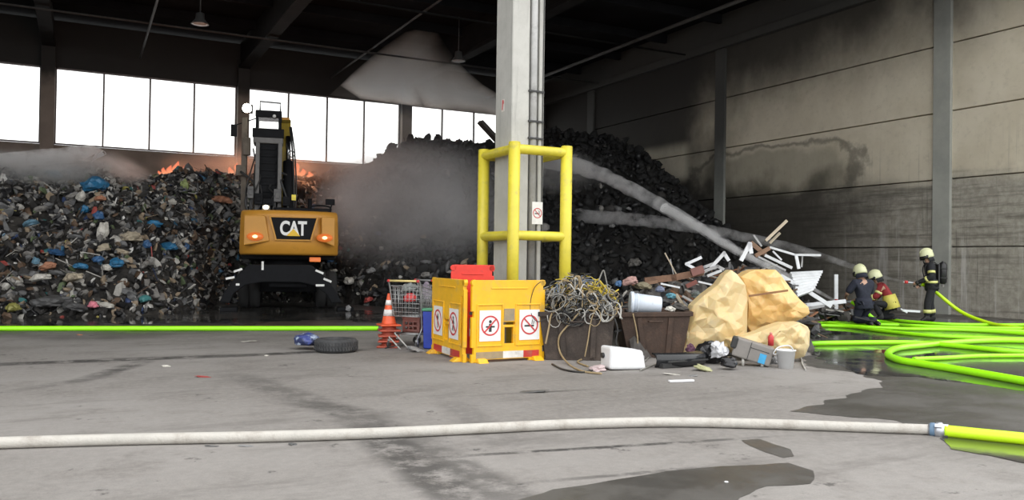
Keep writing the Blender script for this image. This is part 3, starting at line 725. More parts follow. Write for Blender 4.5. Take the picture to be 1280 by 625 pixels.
# counterweight
z0, z1 = ez(319), ez(264); x0, x1 = ex(301.5), ex(420)
mb = MB(); plan = []
for i in range(13):
    t = -1 + i/6; plan.append((x1*t if t > 0 else -x0*t, -.5 + .42*abs(t)**2.6))
n = len(plan); ring_ = lambda z, sx, dy: [Vector((x*sx, y+dy, z)) for x, y in plan] + [Vector((x1*sx, 1.15, z)), Vector((x0*sx, 1.15, z))]
lv = [(z0, .985, .08), (z0+.06, 1.0, .0), (z0+.45, 1.0, -.02), (z1-.14, .985, 0), (z1-.04, .972, .03), (z1, .94, .10)]
vs = [p for l in lv for p in ring_(*l)]; m_ = n+2
mb.add(vs, [tuple(range(m_))[::-1], tuple(range((len(lv)-1)*m_, len(lv)*m_))] + [(i*m_+j, i*m_+(j+1) % m_, (i+1)*m_+(j+1) % m_, (i+1)*m_+j) for i in range(len(lv)-1) for j in range(m_)], 0, True)
cw_ = mb.build('counterweight', EY, E)
yb = -.545
zz = lambda py: ez(py, ED-.5)
xx = lambda px: ex(px, ED-.5)
mb = MB(); mb.prism([(xx(337.5),zz(272)),(xx(393.5),zz(272)),(xx(386),zz(299.5)),(xx(345),zz(299.5))], yb-.012, yb+.06); pq = mb.build('name_plaque', EB, cw_, bevel=.01)
mb = MB()
fr = [(xx(335),zz(270.3)),(xx(396),zz(270.3)),(xx(387.5),zz(301)),(xx(343.5),zz(301))]; fi = [(xx(338),zz(272.2)),(xx(393),zz(272.2)),(xx(385.7),zz(299.3)),(xx(345.3),zz(299.3))]
for i in range(4):
    a, b, c_, d_ = fr[i], fr[(i+1) % 4], fi[(i+1) % 4], fi[i]; mb.prism([a, b, c_, d_], yb-.03, yb+.05)
mb.build('plaque_surround', EY, cw_, bevel=.006, seg=1)
# raised cheeks left and right of the plaque
for s in (-1, 1):
    xa, xb = (xx(306), xx(331)) if s < 0 else (xx(416), xx(399))
    mb = MB(); mb.prism([(xa, zz(270)), (xb, zz(270)), (xb + (-s)*-.02, zz(300)), (xa, zz(308))] if s > 0 else [(xa, zz(270)), (xb, zz(270)), (xb+.12, zz(302)), (xa, zz(308))], yb+.02, yb+.2); mb.build('cheek_panel', EY, cw_, bevel=.03)
    lx = xx(319.5) if s < 0 else xx(403.5)
    mb = MB(); mb.lathe([(0,0),(.16,0),(.15,.05),(0,.06)], 20, M=Matrix.Translation((lx, yb+.02, zz(296.5))) @ Matrix.Rotation(pi/2, 4, 'X') @ Matrix.Diagonal((1.35,.72,1,1)));  tl = mb.build('tail_lamp', TAIL, cw_)
    mb = MB(); mb.ico((lx, yb-.04, zz(296.5)), (.07,.03,.045), 2, smooth=True); mb.build('lamp_core', TAILC, tl)
# lettering
cu_ = bpy.data.curves.new('letters', 'FONT'); cu_.body = 'CAT'; cu_.size = .66; cu_.extrude = .012; cu_.offset = .022; cu_.align_x = 'CENTER'; cu_.space_character = .90
tmp = bpy.data.objects.new('tmp', cu_); COL.objects.link(tmp); bpy.context.view_layer.update()
me = bpy.data.meshes.new_from_object(tmp.evaluated_get(bpy.context.evaluated_depsgraph_get())); bpy.data.objects.remove(tmp)
me.materials.clear(); me.materials.append(mat('letter_white', (.80,.80,.78), .4, var=.04)); me.name = 'lettering'
lt = bpy.data.objects.new('lettering', me); COL.objects.link(lt); lt.parent = pq
lo = [min(v.co[i] for v in me.vertices) for i in range(3)]; hi = [max(v.co[i] for v in me.vertices) for i in range(3)]
tw, th = xx(381.5)-xx(349), zz(276)-zz(294.5)
lt.scale = (tw/(hi[0]-lo[0]), th/(hi[1]-lo[1]), 1); lt.rotation_euler = (pi/2, 0, 0)
lt.location = ((xx(349)+xx(381.5))/2 - (lo[0]+hi[0])/2*lt.scale[0], yb-.02, zz(294.5) - lo[1]*lt.scale[1])
mb = MB(); mb.prism([(xx(356.8),zz(295)),(xx(373.5),zz(295)),(xx(365.2),zz(286))], yb-.04, yb-.02); mb.build('triangle_mark', mat('mark_yellow', (.80,.50,.02), .4, var=.04), pq)
# deck, engine hood, rails
mb = MB(); mb.box((0, 1.9, (z0+1.5)/2-.02), (2.5, 3.4, .24)); mb.build('deck', EB, E, bevel=.03)
mb = MB(); mb.box((.35, 1.05, z1+.02), (1.5, 1.5, .2)); mb.build('engine_hood', EB, E, bevel=.04)
mb = MB(); mb.cyl((.55, .9, z1+.1), (.55, .9, z1+.42), .06); mb.build('exhaust_pipe', EB, E)
mb = MB(); mb.tube(spline([(ex(386), .5, z1-.05), (ex(386), .5, z1+.18), (ex(410), .5, z1+.18), (ex(410), .5, z1-.05)], 3), .025, 8); mb.build('handrail', EB, E)
mb = MB(); mb.cyl((ex(410), .7, z1), (ex(414), .7, z1+.33), .02, n=8); mb.box((ex(411), .7, z1+.33), (.26, .06, .17), M=None); mb.build('side_mirror', EB, E)
mb = MB(); mb.box((ex(331.5), .25, z1+.08), (.2, .16, .16)); bl = mb.build('beacon_bracket', EG, E, bevel=.01)
mb = MB(); mb.ico((ex(331.5), .15, z1+.1), (.08,.05,.06), 2, smooth=True); mb.build('deck_lamp', mat('deck_lamp_lit', (1,.9,.6), .3, emit=(1,.85,.55), estr=6), bl)
for i, (a, b) in enumerate(((316,322),(333,338))):    # dark machinery hanging under the counterweight
    pass
mb = MB(); mb.box((ex(392), -.1, ez(324)), (.3, .2, .13)); uh = mb.build('lower_lamp', TAIL, E, bevel=.02)
# cab on its riser
dC = ED+1.2
cx0, cx1 = ex(318, dC), ex(349, dC); czb, czt = ez(183, dC), ez(143, dC)
cy0, cy1 = .75, 1.55
mb = MB(); mb.box(((cx0+cx1)/2, 1.5, (czb+z1)/2-.2), (.62, 1.3, czb-z1+.6)); 
for i in range(9): mb.box(((cx0+cx1)/2, .84, z1+.2+i*.2), (.46, .04, .09))
mb.build('cab_riser', EB, E, bevel=.02)
for x in (cx0+.08, cx1-.03):
    mb = MB(); mb.beam((x, .8, z1-.1), (x, .8, czb), .11, .16); mb.build('riser_post', CABG, E, bevel=.01)
cab = bpy.data.objects.new('cab', None); COL.objects.link(cab); cab.parent = E
def cb(name, m, fn, bev=.0):
    mb = MB(); fn(mb); return mb.build(name, m, cab, bevel=bev)
cb('cab_floor', CABG, lambda b: b.box(((cx0+cx1)/2, (cy0+cy1)/2, czb+.09), (cx1-cx0+.1, cy1-cy0, .2)), .03)
cb('cab_lower_panel', EB, lambda b: (b.box(((cx0+cx1)/2, cy0+.04, czb+.28), (cx1-cx0+.14, .12, .26)), b.box((cx0+.03, 1.15, czb+.28), (.08, .8, .26)), b.box((cx1-.03, 1.15, czb+.28), (.08, .8, .26))), .02)
cb('cab_roof', EB, lambda b: b.box(((cx0+cx1)/2, (cy0+cy1)/2, czt-.10), (cx1-cx0, cy1-cy0, .20)), .03)
for x in (cx0+.05, cx1-.05):
    for y in (cy0+.06, cy1-.06): cb('cab_pillar', EB, lambda b: b.box((x, y, (czb+czt)/2+.1), (.075, .09, czt-czb-.3)), .01)
CGL = GL
for y in (cy0+.05, cy1-.05): cb('cab_window', CGL, lambda b: b.box(((cx0+cx1)/2, y, (czb+czt)/2+.1), (cx1-cx0-.15, .01, czt-czb-.5)))
cb('roof_guard', EG, lambda b: (b.tube([(cx0+.12, .9, czt-.02), (cx0+.12, .9, czt+.26), (cx1-.04, .9, czt+.24), (cx1-.04, .9, czt-.02)], .024, 8, smooth=False)), 0)
cb('roof_lamp', WHITE, lambda b: b.ico((cx1-.2, .68, czt-.17), (.05,.04,.05), 2))
cb('cab_mirror', EB, lambda b: (b.box((ex(292.5, dC), 1.2, ez(167, dC)), (.17, .08, .34)), b.tube([(ex(292.5, dC), 1.2, ez(161, dC)), (cx0, 1.3, ez(150, dC))], .018, 6)), .01)
# lifting link beside the cab, with brackets
mb = MB(); mb.beam((ex(305, dC), 1.3, z1), (ex(305, dC), 1.3, ez(150, dC)), .16, .2); mb.box((ex(302, dC), 1.2, ez(216, dC)), (.28, .3, .30)); mb.box((ex(308, dC), 1.2, ez(186, dC)), (.2, .22, .5)); mb.build('lift_link', mat('sooty_tan_steel', (.13,.105,.08), .7, var=.4, dirt=.4), E, bevel=.02)
wl = bpy.data.objects.new('work_lamp', None); COL.objects.link(wl); wl.parent = E
mb = MB(); mb.box((ex(308, dC), 1.0, ez(141, dC)), (.30, .18, .24)); mb.build('lamp_housing', EB, wl, bevel=.02)
mb = MB(); mb.lathe([(0,0),(.12,.0),(.12,.02),(0,.03)], 20, M=Matrix.Translation((ex(308, dC), .9, ez(141, dC))) @ Matrix.Rotation(pi/2, 4, 'X')); mb.build('lamp_lens', WORK, wl)
# boom, cylinder, stick, grab
bx = ex(352.5, dC)
mb = MB(); pr_ = [(.9, 2.1), (1.25, 2.0), (1.75, 3.6), (2.0, 5.05), (2.9, 5.45), (2.75, 5.62), (1.75, 5.35), (1.35, 4.6)]
mb.add([(bx-.17, y, z) for y, z in pr_] + [(bx+.17, y, z) for y, z in pr_], [tuple(range(8)), tuple(range(15, 7, -1))] + [(i, 8+i, 8+(i+1) % 8, (i+1) % 8) for i in range(8)])
mb.build('boom', mat('dirty_yellow_boom', (.34,.24,.03), .55, dirt=.35, dcol=(.05,.045,.03), dscale=2.5), E, bevel=.03)
mb = MB(); mb.cyl((bx+.16, .75, 2.2), (bx+.12, 1.2, 4.15), .15); mb.cyl((bx+.12, 1.2, 4.1), (bx+.1, 1.4, 4.9), .07, mi=1); mb.build('boom_cylinder', [EB, STEEL], E)
mb = MB(); mb.beam((bx, 2.6, 5.5), (bx-.05, 6.2, 4.9), .26, .34); mb.build('stick', EY, E, bevel=.03)
gb = MB(); gb.cyl((bx-.05, 6.2, 4.9), (bx-.05, 6.2, 4.1), .12); 
for i in range(5):
    a = 2*pi*i/5; gb.tube([(bx-.05+.15*cos(a), 6.2+.15*sin(a), 4.15), (bx-.05+.65*cos(a), 6.2+.65*sin(a), 3.75), (bx-.05+.5*cos(a), 6.2+.5*sin(a), 3.2), (bx-.05+.12*cos(a), 6.2+.12*sin(a), 2.95)], [.12,.14,.11,.04], 6)
gb.build('grab', EB, E)
for i, (dx, r) in enumerate(((.24, .026), (.30, .022), (-.24, .022))):
    mb = MB(); mb.tube(spline([(bx+dx, .85, 2.2), (bx+dx+.05, .9, 3.2), (bx+dx, 1.15, 4.3), (bx+dx*.6, 1.5, 5.2)], 6), r, 8); mb.build('hydraulic_hose', HYD, E)
r4 = random.Random(8)
for i in range(9):
    x = ex(r4.uniform(308, 362)); mb = MB(); mb.tube(spline([(x, .55, z1-.02), (x+r4.uniform(-.12,.12), .6, z1+r4.uniform(.25,.5)), (x+r4.uniform(-.25,.25), .8, z1+r4.uniform(.5,1.1)), (x+r4.uniform(-.3,.3), 1.0, z1+r4.uniform(.9,1.8))], 6), r4.uniform(.018,.035), 7); mb.build('hydraulic_hose', HYD, E)
for i, (px, py, w_, h_) in enumerate(((322,248,.22,.30),(345,243,.20,.36),(334,252,.3,.2),(312,240,.16,.34),(356,250,.2,.26))):
    mb = MB(); mb.box((0,0,0), (w_,.25,h_), M=Matrix.Translation((ex(px), .62, ez(py)))); mb.box((0,-.13,0), (w_*.6,.04,h_*.5), M=Matrix.Translation((ex(px), .62, ez(py)))); mb.build('valve_block', EG if i % 2 else EB, E, bevel=.015)
mb = MB(); mb.tube([(bx+.2+.09*cos(a), .95+.03*sin(a), 4.35+.09*sin(a)) for a in [i*2*pi/12 for i in range(13)]], .015, 6); mb.build('hose_loop', HYD, E)
mb = MB(); mb.box((ex(365), .55, ez(245)), (.12, .05, .16)); mb.build('yellow_tag', mat('hi_vis_yellow', (.75,.62,.05), .4), E)
# ================================================================ shopping carts, cones, crate, bin
WIRE = mat('cart_wire', (.42,.43,.43), .35, .6, var=.2); CASTER = mat('caster_rubber', (.05,.05,.05), .7)
def cart(label, loc, rz, handle, grp='shopping carts by the barrier'):
    """local: +y is the nose of the cart, origin on the floor under the handle"""
    t = thing('shopping_cart', label, 'shopping cart', loc, rz, grp)
    b = MB(); r = .0045
    w0, w1, z0, z1, z2, L = .27, .21, .50, .98, .86, .86   # half widths back/front, basket floor, rim back, rim front, length
    def P(s, y, z): f = y/L; return Vector((s*(w0+(w1-w0)*f)*(.82+.18*(z-z0)/(z1-z0)), y*(.9+.1*(z-z0)/(z1-z0))+.05, z))
    rim = [P(-1,0,z1), P(-1,L,z2), P(1,L,z2), P(1,0,z1), P(-1,0,z1)]
    b.tube(rim, .008, 6, caps=False, smooth=False)
    for f in [i/7 for i in range(7)]:
        b.tube([P(-1,0,z0+(z1-z0)*f), P(-1,L,z0+(z2-z0)*f), P(1,L,z0+(z2-z0)*f), P(1,0,z0+(z1-z0)*f), P(-1,0,z0+(z1-z0)*f)], r*.9, 5, caps=False, smooth=False)
    for i in range(14):
        y = L*i/13; zt_ = z1+(z2-z1)*i/13
        for s in (-1, 1): b.tube([P(s,y,z0), P(s,y,zt_)], r, 5)
        b.tube([P(-1,y,z0), P(1,y,z0)], r, 5)
    for i in range(9):
        f = -1+2*i/8; b.tube([P(f,0,z0), P(f,0,z1)], r, 5); b.tube([P(f,L,z0), P(f,L,z2)], r, 5); b.tube([P(f,0,z0), P(f,L,z0)], r, 5)
    b.build('basket', WIRE, t)
    f = MB()
    for s in (-1, 1):
        f.tube(spline([(s*.27,-.04,1.06),(s*.27,.02,.98),(s*.245,.12,.50),(s*.23,.16,.30),(s*.22,.05,.17),(s*.24,-.02,.14)], 5), .013, 8)
        f.tube([(s*.23,.12,.22),(s*.17,.86,.22),(s*.17,.88,.14)], .012, 8, smooth=False); f.tube([(s*.17,.80,.22),(s*.19,.72,.50)], .011, 8)
    for y in (.15,.5,.84): f.tube([(-.22+.05*y,y,.22),(.22-.05*y,y,.22)], .01, 8)
    f.build('cart_frame', WIRE, t)
    for s in (-1, 1):
        for y in (-.02, .87):
            x = s*(.24 if y < .5 else .17); mb = MB(); mb.cyl((x-.013,y,.062), (x+.013,y,.062), .06, n=18); wh = mb.build('caster', CASTER, t)
            mb = MB(); mb.box((x,y,.115), (.04,.035,.06)); mb.build('fork', WIRE, wh)
    mb = MB(); mb.tube([(-.27,-.04,1.06),(.27,-.04,1.06)], .017, 12); hb = mb.build('handle', handle, t)
    for s in (-1, 1):
        mb = MB(); mb.cyl((s*.275,-.04,1.06), (s*.235,-.04,1.06), .021, n=12); mb.build('handle_end', SRED, hb)
    return t
HY = mat('handle_cream', (.62,.50,.20), .4)
c0 = G(503, 437); c0 = c0 + FWD*.12
crt = cart('shopping cart with cream handle and red end caps, standing between the cones and the barrier', c0, FACE - .35, HY)
c1 = at_d(531, 436, 13.6); c1.z = 0
cart('second shopping cart tucked in behind, its side mesh showing beside the barrier', c1, FACE - .9, mat('handle_grey', (.2,.2,.2), .5))
def cart_pt(x, y, z):
    a = FACE-.35; return Vector((c0.x + x*cos(a) - y*sin(a), c0.y + x*sin(a) + y*cos(a), z))
def crate(label, p, rz, w, d, h, m, cat='crate', name='plastic_crate'):
    t = thing(name, label, cat, p, rz); tt = .012
    mb = MB(); mb.box((0,0,.01), (w,d,.02)); mb.build('base', m, t)
    for s in (-1, 1):
        hs_ = [(w*.12+w*.26*i, .05+h*.3*j, w*.12+w*.26*i+w*.2, .05+h*.3*j+h*.18) for i in range(3) for j in range(2)]
        mb = MB(); mb.plate(w, h, tt, hs_, y=s*(d/2-tt/2), x0=-w/2); mb.build('side_wall', m, t)
        M = Matrix.Rotation(pi/2, 4, 'Z'); m2 = MB(); m2.plate(d-2*tt, h, tt, [(a*d/w, b, c_*d/w, e) for a, b, c_, e in hs_ if c_*d/w < d-.05], y=s*(w/2-tt/2), x0=-d/2+tt); m2.v = [M @ p_ for p_ in m2.v]; m2.build('end_wall', m, t)
    mb = MB()
    for s in (-1, 1): mb.box((0, s*(d/2), h-.012), (w+.02,.02,.025)); mb.box((s*(w/2),0,h-.012), (.02,d,.025))
    mb.build('rim', m, t); return t
BRK = mat('brick_red_plastic', (.20,.065,.05), .55, dirt=.3)
crate('brick red plastic crate on the lower rack of the cart', cart_pt(0, .47, .235), FACE-.35, .30, .44, .24, BRK)
RB = mat('red_plastic', (.55,.05,.05), .4, var=.15)
lump('bag', 'bright red bag lying in the basket of the cart', 'bag', 513, 373, 19, 15, RB, seed=71, d=13.35, spiky=.08)
lump('bundle', 'crumpled grey film stuffed in the cart above the red bag', 'plastic film', 512, 360, 22, 13, mat('clear_grey_film', (.22,.24,.23), .3, var=.3), seed=72, d=13.6, spiky=.22)
# blue bin with green lid
bp = at_d(536, 430, 13.0); bp.z = 0
t = thing('waste_bin', 'blue plastic bin with green lid squeezed beside the barrier', 'bin', bp, FACE)
bh = at_d(536, 388, 13.0).z
mb = MB(); mb.box((0,0,.5*bh), (.17,.20,bh), taper=None); b0 = MB(); b0.box((0,0,bh/2), (.15,.17,bh-.02), taper=(1.22,1.22)); b0.build('bin_body', mat('bin_blue', (.02,.05,.36), .4), t, bevel=.012)
mb = MB(); mb.box((0,0,bh+.015), (.21,.24,.04)); mb.box((0,-.10,bh+.03), (.10,.03,.03)); mb.build('lid', mat('bin_green', (.06,.24,.13), .45), t, bevel=.01)
lump('bundle', 'mauve grey bundle standing behind the blue bin', 'bundle', 535, 366, 14, 30, mat('mauve_cloth', (.26,.22,.27), .8), seed=73, d=13.75, spiky=.12)
# scrap on the floor before the cart
lump('film_sheet', 'greyish plastic sheet lying flat before the cart wheels', 'plastic film', 521, 436, 26, 5, mat('ashy_sheet', (.33,.33,.33), .5), seed=74, d=12.62)
for i, (a, b, z, r) in enumerate(((484,432,497,2),(490,423,502,6),(496,430,512,4),(488,437,500,1),(505,428,518,5))):
    pass
for i, (p0, p1, lb) in enumerate((((486,421),(501,437),'thin pale rod leaning across the foot of the cones'),((493,416),(512,438),'second pale rod lying against the cart wheel'),((481,437),(503,431),'dark stick on the floor by the cones'))):
    a, b = at_d(*p0, 12.72), at_d(*p1, 12.62); b.z = max(b.z, .02); a.z = max(a.z, .03)
    mb = MB(); mb.tube([a, b], .012, 6); o = mb.build('rod', mat('pale_rod', (.4,.4,.38), .5) if i < 2 else BLKC, origin=(a+b)/2); tag(o, lb, 'rod')
# stack of cones
COR = mat('cone_orange', (.70,.10,.03), .45, dirt=.15); CWH = mat('cone_white', (.72,.70,.68), .5, dirt=.2, dcol=(.4,.3,.25)); CDR = mat('cone_red_worn', (.42,.075,.04), .55, dirt=.3)
cp = G(485.5, 434); ncone = 5; step = .085
for i in range(ncone):
    z = i*step; m = COR if i == ncone-1 else CDR
    lb = ('orange and white traffic cone on top of the stack', 'second cone from the top of the cone stack', 'middle cone of the cone stack', 'second cone from the bottom of the cone stack', 'bottom cone of the stack standing on the floor')[ncone-1-i]
    t = thing('traffic_cone', lb, 'traffic cone', (cp.x + .006*(i % 2), cp.y, z), FACE + .1*i, 'stacked traffic cones')
    mb = MB(); a = .165; mb.box((0,0,.015), (2*a,2*a,.03)); mb.build('base', m, t, bevel=.012)
    rr = lambda h: .120 - .095*(h/.52)
    mb = MB(); mb.lathe([(rr(.03)+.012,.03),(rr(.05),.05),(rr(.5),.5),(rr(.5)*.8,.515),(rr(.5)*.55,.515),(rr(.5)*.55,.48),(rr(.05)-.012,.05)], 28); bd = mb.build('cone_body', m, t)
    for h0, h1 in ((.16,.26),(.33,.41)):
        mb = MB(); mb.lathe([(rr(h0)+.003,h0),(rr(h1)+.003,h1)], 28); mb.build('white_band', CWH, bd)

# ================================================================ the two steel skips with their loads
RUST = mat('rusty_dark_steel', (.040,.024,.017), .7, .2, var=.5, vscale=3, bump=.3, dirt=.4, dcol=(.10,.055,.035), dscale=6, col2=(.075,.046,.032))
RUST2 = mat('dark_dented_steel', (.030,.023,.019), .7, .2, var=.5, vscale=3, bump=.35, dirt=.4, dcol=(.11,.085,.068), dscale=5, col2=(.070,.052,.042))
def skip(label, tl, tr, br, bl, depth_m, m, mat_rim):
    """open tub: four corners of its front face (world points), walls leaning like the front; local frame = world shifted"""
    o = (bl+br)/2; o.z = 0
    back = FWD*depth_m; t = thing('steel_skip', label, 'skip', o)
    th = .03; up = Vector((0,0,1))
    fo = [bl, br, tr, tl]; ba = [bl+back*.93+FWD*.1, br+back*.93+FWD*.1, tr+back+FWD*.1, tl+back+FWD*.1]
    c = sum(fo+ba, Vector())/8
    inn = lambda p: p + (Vector((c.x, c.y, p.z))-p).normalized()*th*1.6
    fi = [inn(p) for p in fo]; bi = [inn(p) for p in ba]
    for p in fi[:2]+bi[:2]: p.z += th
    mb = MB(); q = [p-o for p in fo+ba+fi+bi]
    mb.add(q, [(0,1,2,3),(5,4,7,6),(4,0,3,7),(1,5,6,2),(4,5,1,0),(8,11,10,9),(13,14,15,12),(12,15,11,8),(9,10,14,13),(8,9,13,12),(3,2,10,11),(6,7,15,14),(7,3,11,15),(2,6,14,10)])
    mb.build('tub', m, t, bevel=.006, seg=1)
    mb = MB()
    for a, b in ((tl,tr),(tr,ba[2]),(ba[2],ba[3]),(ba[3],tl)):
        mb.beam(a-o-up*.03, b-o-up*.03, .07, .07)
    mb.build('rim', mat_rim, t, bevel=.01)
    for f in (.28, .72):
        mb = MB(); a = bl.lerp(br, f)-o; b = tl.lerp(tr, f)-o; mb.beam(a-FWD*.015+up*.04, b-FWD*.015-up*.08, .07, .03, up=tuple(FWD)); mb.build('stiffener', m, t)
    mb = MB(); a = tl.lerp(tr, .5)-o-FWD*.04-up*.13; mb.tube([a-RIGHT*.10, a-RIGHT*.10-FWD*.05, a+RIGHT*.10-FWD*.05, a+RIGHT*.10], .012, 8, smooth=False); mb.build('lifting_eye', m, t)
    return t
def gz_(p): p.z = 0.0; return p
dA, dB = 11.75, 12.2
sA = skip('dark steel skip heaped with tangled cables, next to the yellow barrier', at_d(674,390,dA), at_d(769,391,dA), gz_(at_d(763,450,dA)), gz_(at_d(682,450,dA)), .85, RUST2, RUST2)
sB = skip('rusty brown steel skip with slanted sides holding scrap', at_d(774,391,dB), at_d(864,390,dB), gz_(at_d(853,444,dB)), gz_(at_d(786,444,dB)), .95, RUST, RUST)

# cables: each one its own tube, wound in and over the skip
CC = {'grey': mat('grey_cable', (.21,.205,.185), .5), 'pale': mat('pale_cable', (.42,.41,.38), .5), 'black': mat('black_cable', (.02,.02,.02), .5), 'yellow': mat('yellow_cable', (.50,.38,.04), .5),
      'tan': mat('tan_cable', (.32,.24,.13), .55), 'blue': mat('blue_grey_cable', (.12,.16,.22), .5)}
rc = random.Random(99)
ctr = (at_d(722, 382, dA+.42)); 
core = MB()   # the dense middle of the tangle
for i in range(430):
    a = rc.uniform(0, 2*pi); rr = rc.random()**.5
    p = ctr + RIGHT*(.52*rr*cos(a)) + FWD*(.34*rr*sin(a)); p.z = .60 + rc.uniform(0, .62)*(1-rr*.6)
    pts = []; R = rc.uniform(.06,.2); ax = Matrix.Rotation(rc.uniform(0,6.3), 3, 'Z') @ Matrix.Rotation(rc.uniform(-1.2,1.2), 3, 'X')
    k0 = rc.uniform(0, 6.3)
    for j in range(11): pts.append(p + ax @ Vector((R*cos(k0+j*.55), R*.7*sin(k0+j*.55), .012*j)))
    core.tube(pts, rc.choice((.006,.008,.011)), 5, rc.choice((0,0,0,1,2,2,2,3,3,5)))
for i in range(64):
    px = rc.uniform(692, 768); p = at_d(px, rc.uniform(374, 402) - abs(px-722)*.12, dA + rc.uniform(-.10, .02)); R = rc.uniform(.05, .15); ax = Matrix.Rotation(rc.uniform(0,6.3), 3, 'Y') @ Matrix.Rotation(rc.uniform(-.35,.35), 3, 'X'); k0 = rc.uniform(0, 6.3)
    Rz = Matrix.Rotation(FACE, 3, 'Z'); core.tube([p + Rz @ (ax @ Vector((R*.75*cos(k0+j*.5), -.004*j, R*1.15*sin(k0+j*.5)))) for j in range(rc.randrange(7, 13))], rc.choice((.005,.007,.009)), 5, rc.choice((0,0,0,1,2,2,2,3,3)))
o = core.build('cable_tangle', [CC['grey'],CC['pale'],CC['black'],CC['tan'],CC['blue'],CC['yellow']], origin=(ctr.x, ctr.y, .6))
tag(o, 'dense tangle of old cables filling the steel skip beside the barrier', 'cable tangle', kind='stuff')
# (the tangle also spills over the front rim)
def cable(pts, r, m, label, grp=None, n=6, k=8):
    pts = spline(pts, k); o = MB(); o.tube(pts, r, n); ob = o.build('cable', m, origin=pts[len(pts)//2]); return tag(ob, label, 'cable', grp)
gl = {'grey':'grey cable looped loosely over the tangle in the skip', 'pale':'pale cable looped loosely over the tangle in the skip', 'black':'black cable looped loosely over the tangle in the skip',
      'yellow':'yellow cable bent among the tangled cables', 'tan':'tan cable looped loosely over the tangle in the skip', 'blue':'blue grey cable looped over the tangle in the skip'}
for i in range(44):
    a = rc.uniform(0, 6.3); cl = rc.choice(('grey','grey','pale','pale','black','tan','tan','tan','blue'))
    x0_, x1_ = rc.uniform(678, 740), 0; x1_ = x0_ + rc.uniform(15, 40)
    pts = []
    for j in range(5):
        f = j/4; px = x0_ + (x1_-x0_)*f + rc.uniform(-7,7); top = 340 + abs(px-722)*.35
        pts.append(at_d(min(782,px), top + rc.uniform(2, 46), dA + rc.uniform(-.02, .55)))
    cable(pts, rc.choice((.008,.010,.013)), CC[cl], gl[cl], cl+' cables over the skip')
for i in range(7):
    x0_ = rc.uniform(732, 752); pts = [at_d(x0_+j*8+rc.uniform(-3,3), 352+j*5+rc.uniform(-6,10), dA+rc.uniform(-.02,.2)) for j in range(4)]
    cable(pts, .011, CC['yellow'], gl['yellow'], 'yellow cables over the skip')
f_ = dA-.05
for pts, r, cl, lb in (
    ([(728,362),(727,385),(712,404),(699,421),(700,440),(711,455),(728,464),(752,467)], .013, 'tan', 'long tan cable hanging in a bow from the skip down to the floor'),
    ([(716,372),(704,384),(690,392),(686,410),(682,430)], .014, 'tan', 'short tan cable hanging down the skip beside the barrier'),
    ([(752,378),(742,392),(738,405),(735,425),(731,446)], .010, 'tan', 'thin tan cable hanging straight down the skip front'),
    ([(722,360),(736,376),(748,394),(754,402),(760,397),(757,386),(748,380)], .012, 'pale', 'pale cable making a hanging loop over the skip rim'),
    ([(754,372),(764,382),(766,395),(758,402),(752,396),(756,384),(770,378),(776,386),(775,398)], .011, 'pale', 'second pale cable curled over the skip corner'),
    ([(748,352),(754,338),(757,347),(760,362)], .010, 'grey', 'grey cable end standing up above the tangle'),
    ([(676,352),(668,360),(663,378),(664,392),(672,402),(684,398)], .006, 'black', 'thin black cable hooked over the corner of the yellow barrier'),
    ([(768,398),(772,412),(770,428),(775,440)], .012, 'black', 'black cable hanging in the gap between the two skips'),
    ([(791,392),(795,410),(797,425),(796,440)], .011, 'tan', 'tan strap hanging over the front of the rusty skip')):
    P_ = []
    for q in pts:
        dd_ = (f_ if q[0] < 786 else dB-.06); p = at_d(*q, dd_)
        if p.z < .02: p = at_z(*q, .015)
        P_.append(p)
    cable(P_, r, CC[cl], lb)
for pts, cl, lb in (([(690,455),(705,462),(730,465),(750,459)], 'black', 'black cable lying on the floor before the cable skip'),
                    ([(735,458),(722,452),(738,446),(757,440),(760,436)], 'tan', 'tan cable running along the floor to the white canister'),
                    ([(800,463),(812,458),(826,451),(815,444),(806,452)], 'grey', 'grey cable curled on the floor between canister and black bumper'),
                    ([(992,437),(1000,445),(1003,455),(1007,462)], 'pale', 'pale cable end trailing on the floor by the white bucket')):
    cable([at_z(*q, .014) for q in pts], .012, CC[cl], lb)

# things lying in and before the skips
WHP = mat('white_plastic', (.72,.73,.74), .4, var=.06, dirt=.1, dcol=(.45,.44,.42)); WHB = mat('bluish_white_plastic', (.62,.68,.76), .4, var=.08, dirt=.08)
a, b = at_d(787, 378, dB+.2), at_d(826, 381, dB+.2)
ax = (b-a).normalized(); t = thing('white_bucket', 'white plastic bucket lying on its side in the rusty skip', 'bucket', (a+b)/2)
Mb = Matrix.Translation(Vector()) @ ax.to_track_quat('Z', 'Y').to_matrix().to_4x4(); Ln = (b-a).length
mb = MB(); mb.lathe([(0,-Ln/2+.02),(.115,-Ln/2+.02),(.115,-Ln/2),(.13,-Ln/2),(.158,Ln/2),(.145,Ln/2),(.12,-Ln/2+.06)][::-1] if False else [(.0,Ln/2-.01),(.115,Ln/2),(.122,Ln/2-.02),(.15,-Ln/2),(.14,-Ln/2),(.11,Ln/2-.04),(0,Ln/2-.04)], 32, M=Mb); mb.build('bucket_body', WHB, t)
mb = MB(); mb.lathe([(.152,-Ln/2+.0),(.166,-Ln/2+.01),(.166,-Ln/2+.05),(.148,-Ln/2+.05)], 32, M=Mb); mb.lathe([(.145,-Ln/2+.10),(.152,-Ln/2+.11),(.144,-Ln/2+.12)], 32, M=Mb); mb.build('bucket_rim', WHB, t)
mb = MB(); mb.tube([Mb @ Vector((.155*cos(q), .155*sin(q), -Ln/2+.06+.03*sin(q*2))) for q in [pi*.1+i*pi*.8/10 for i in range(11)]], .005, 6); mb.build('bucket_handle', CC['grey'], t)
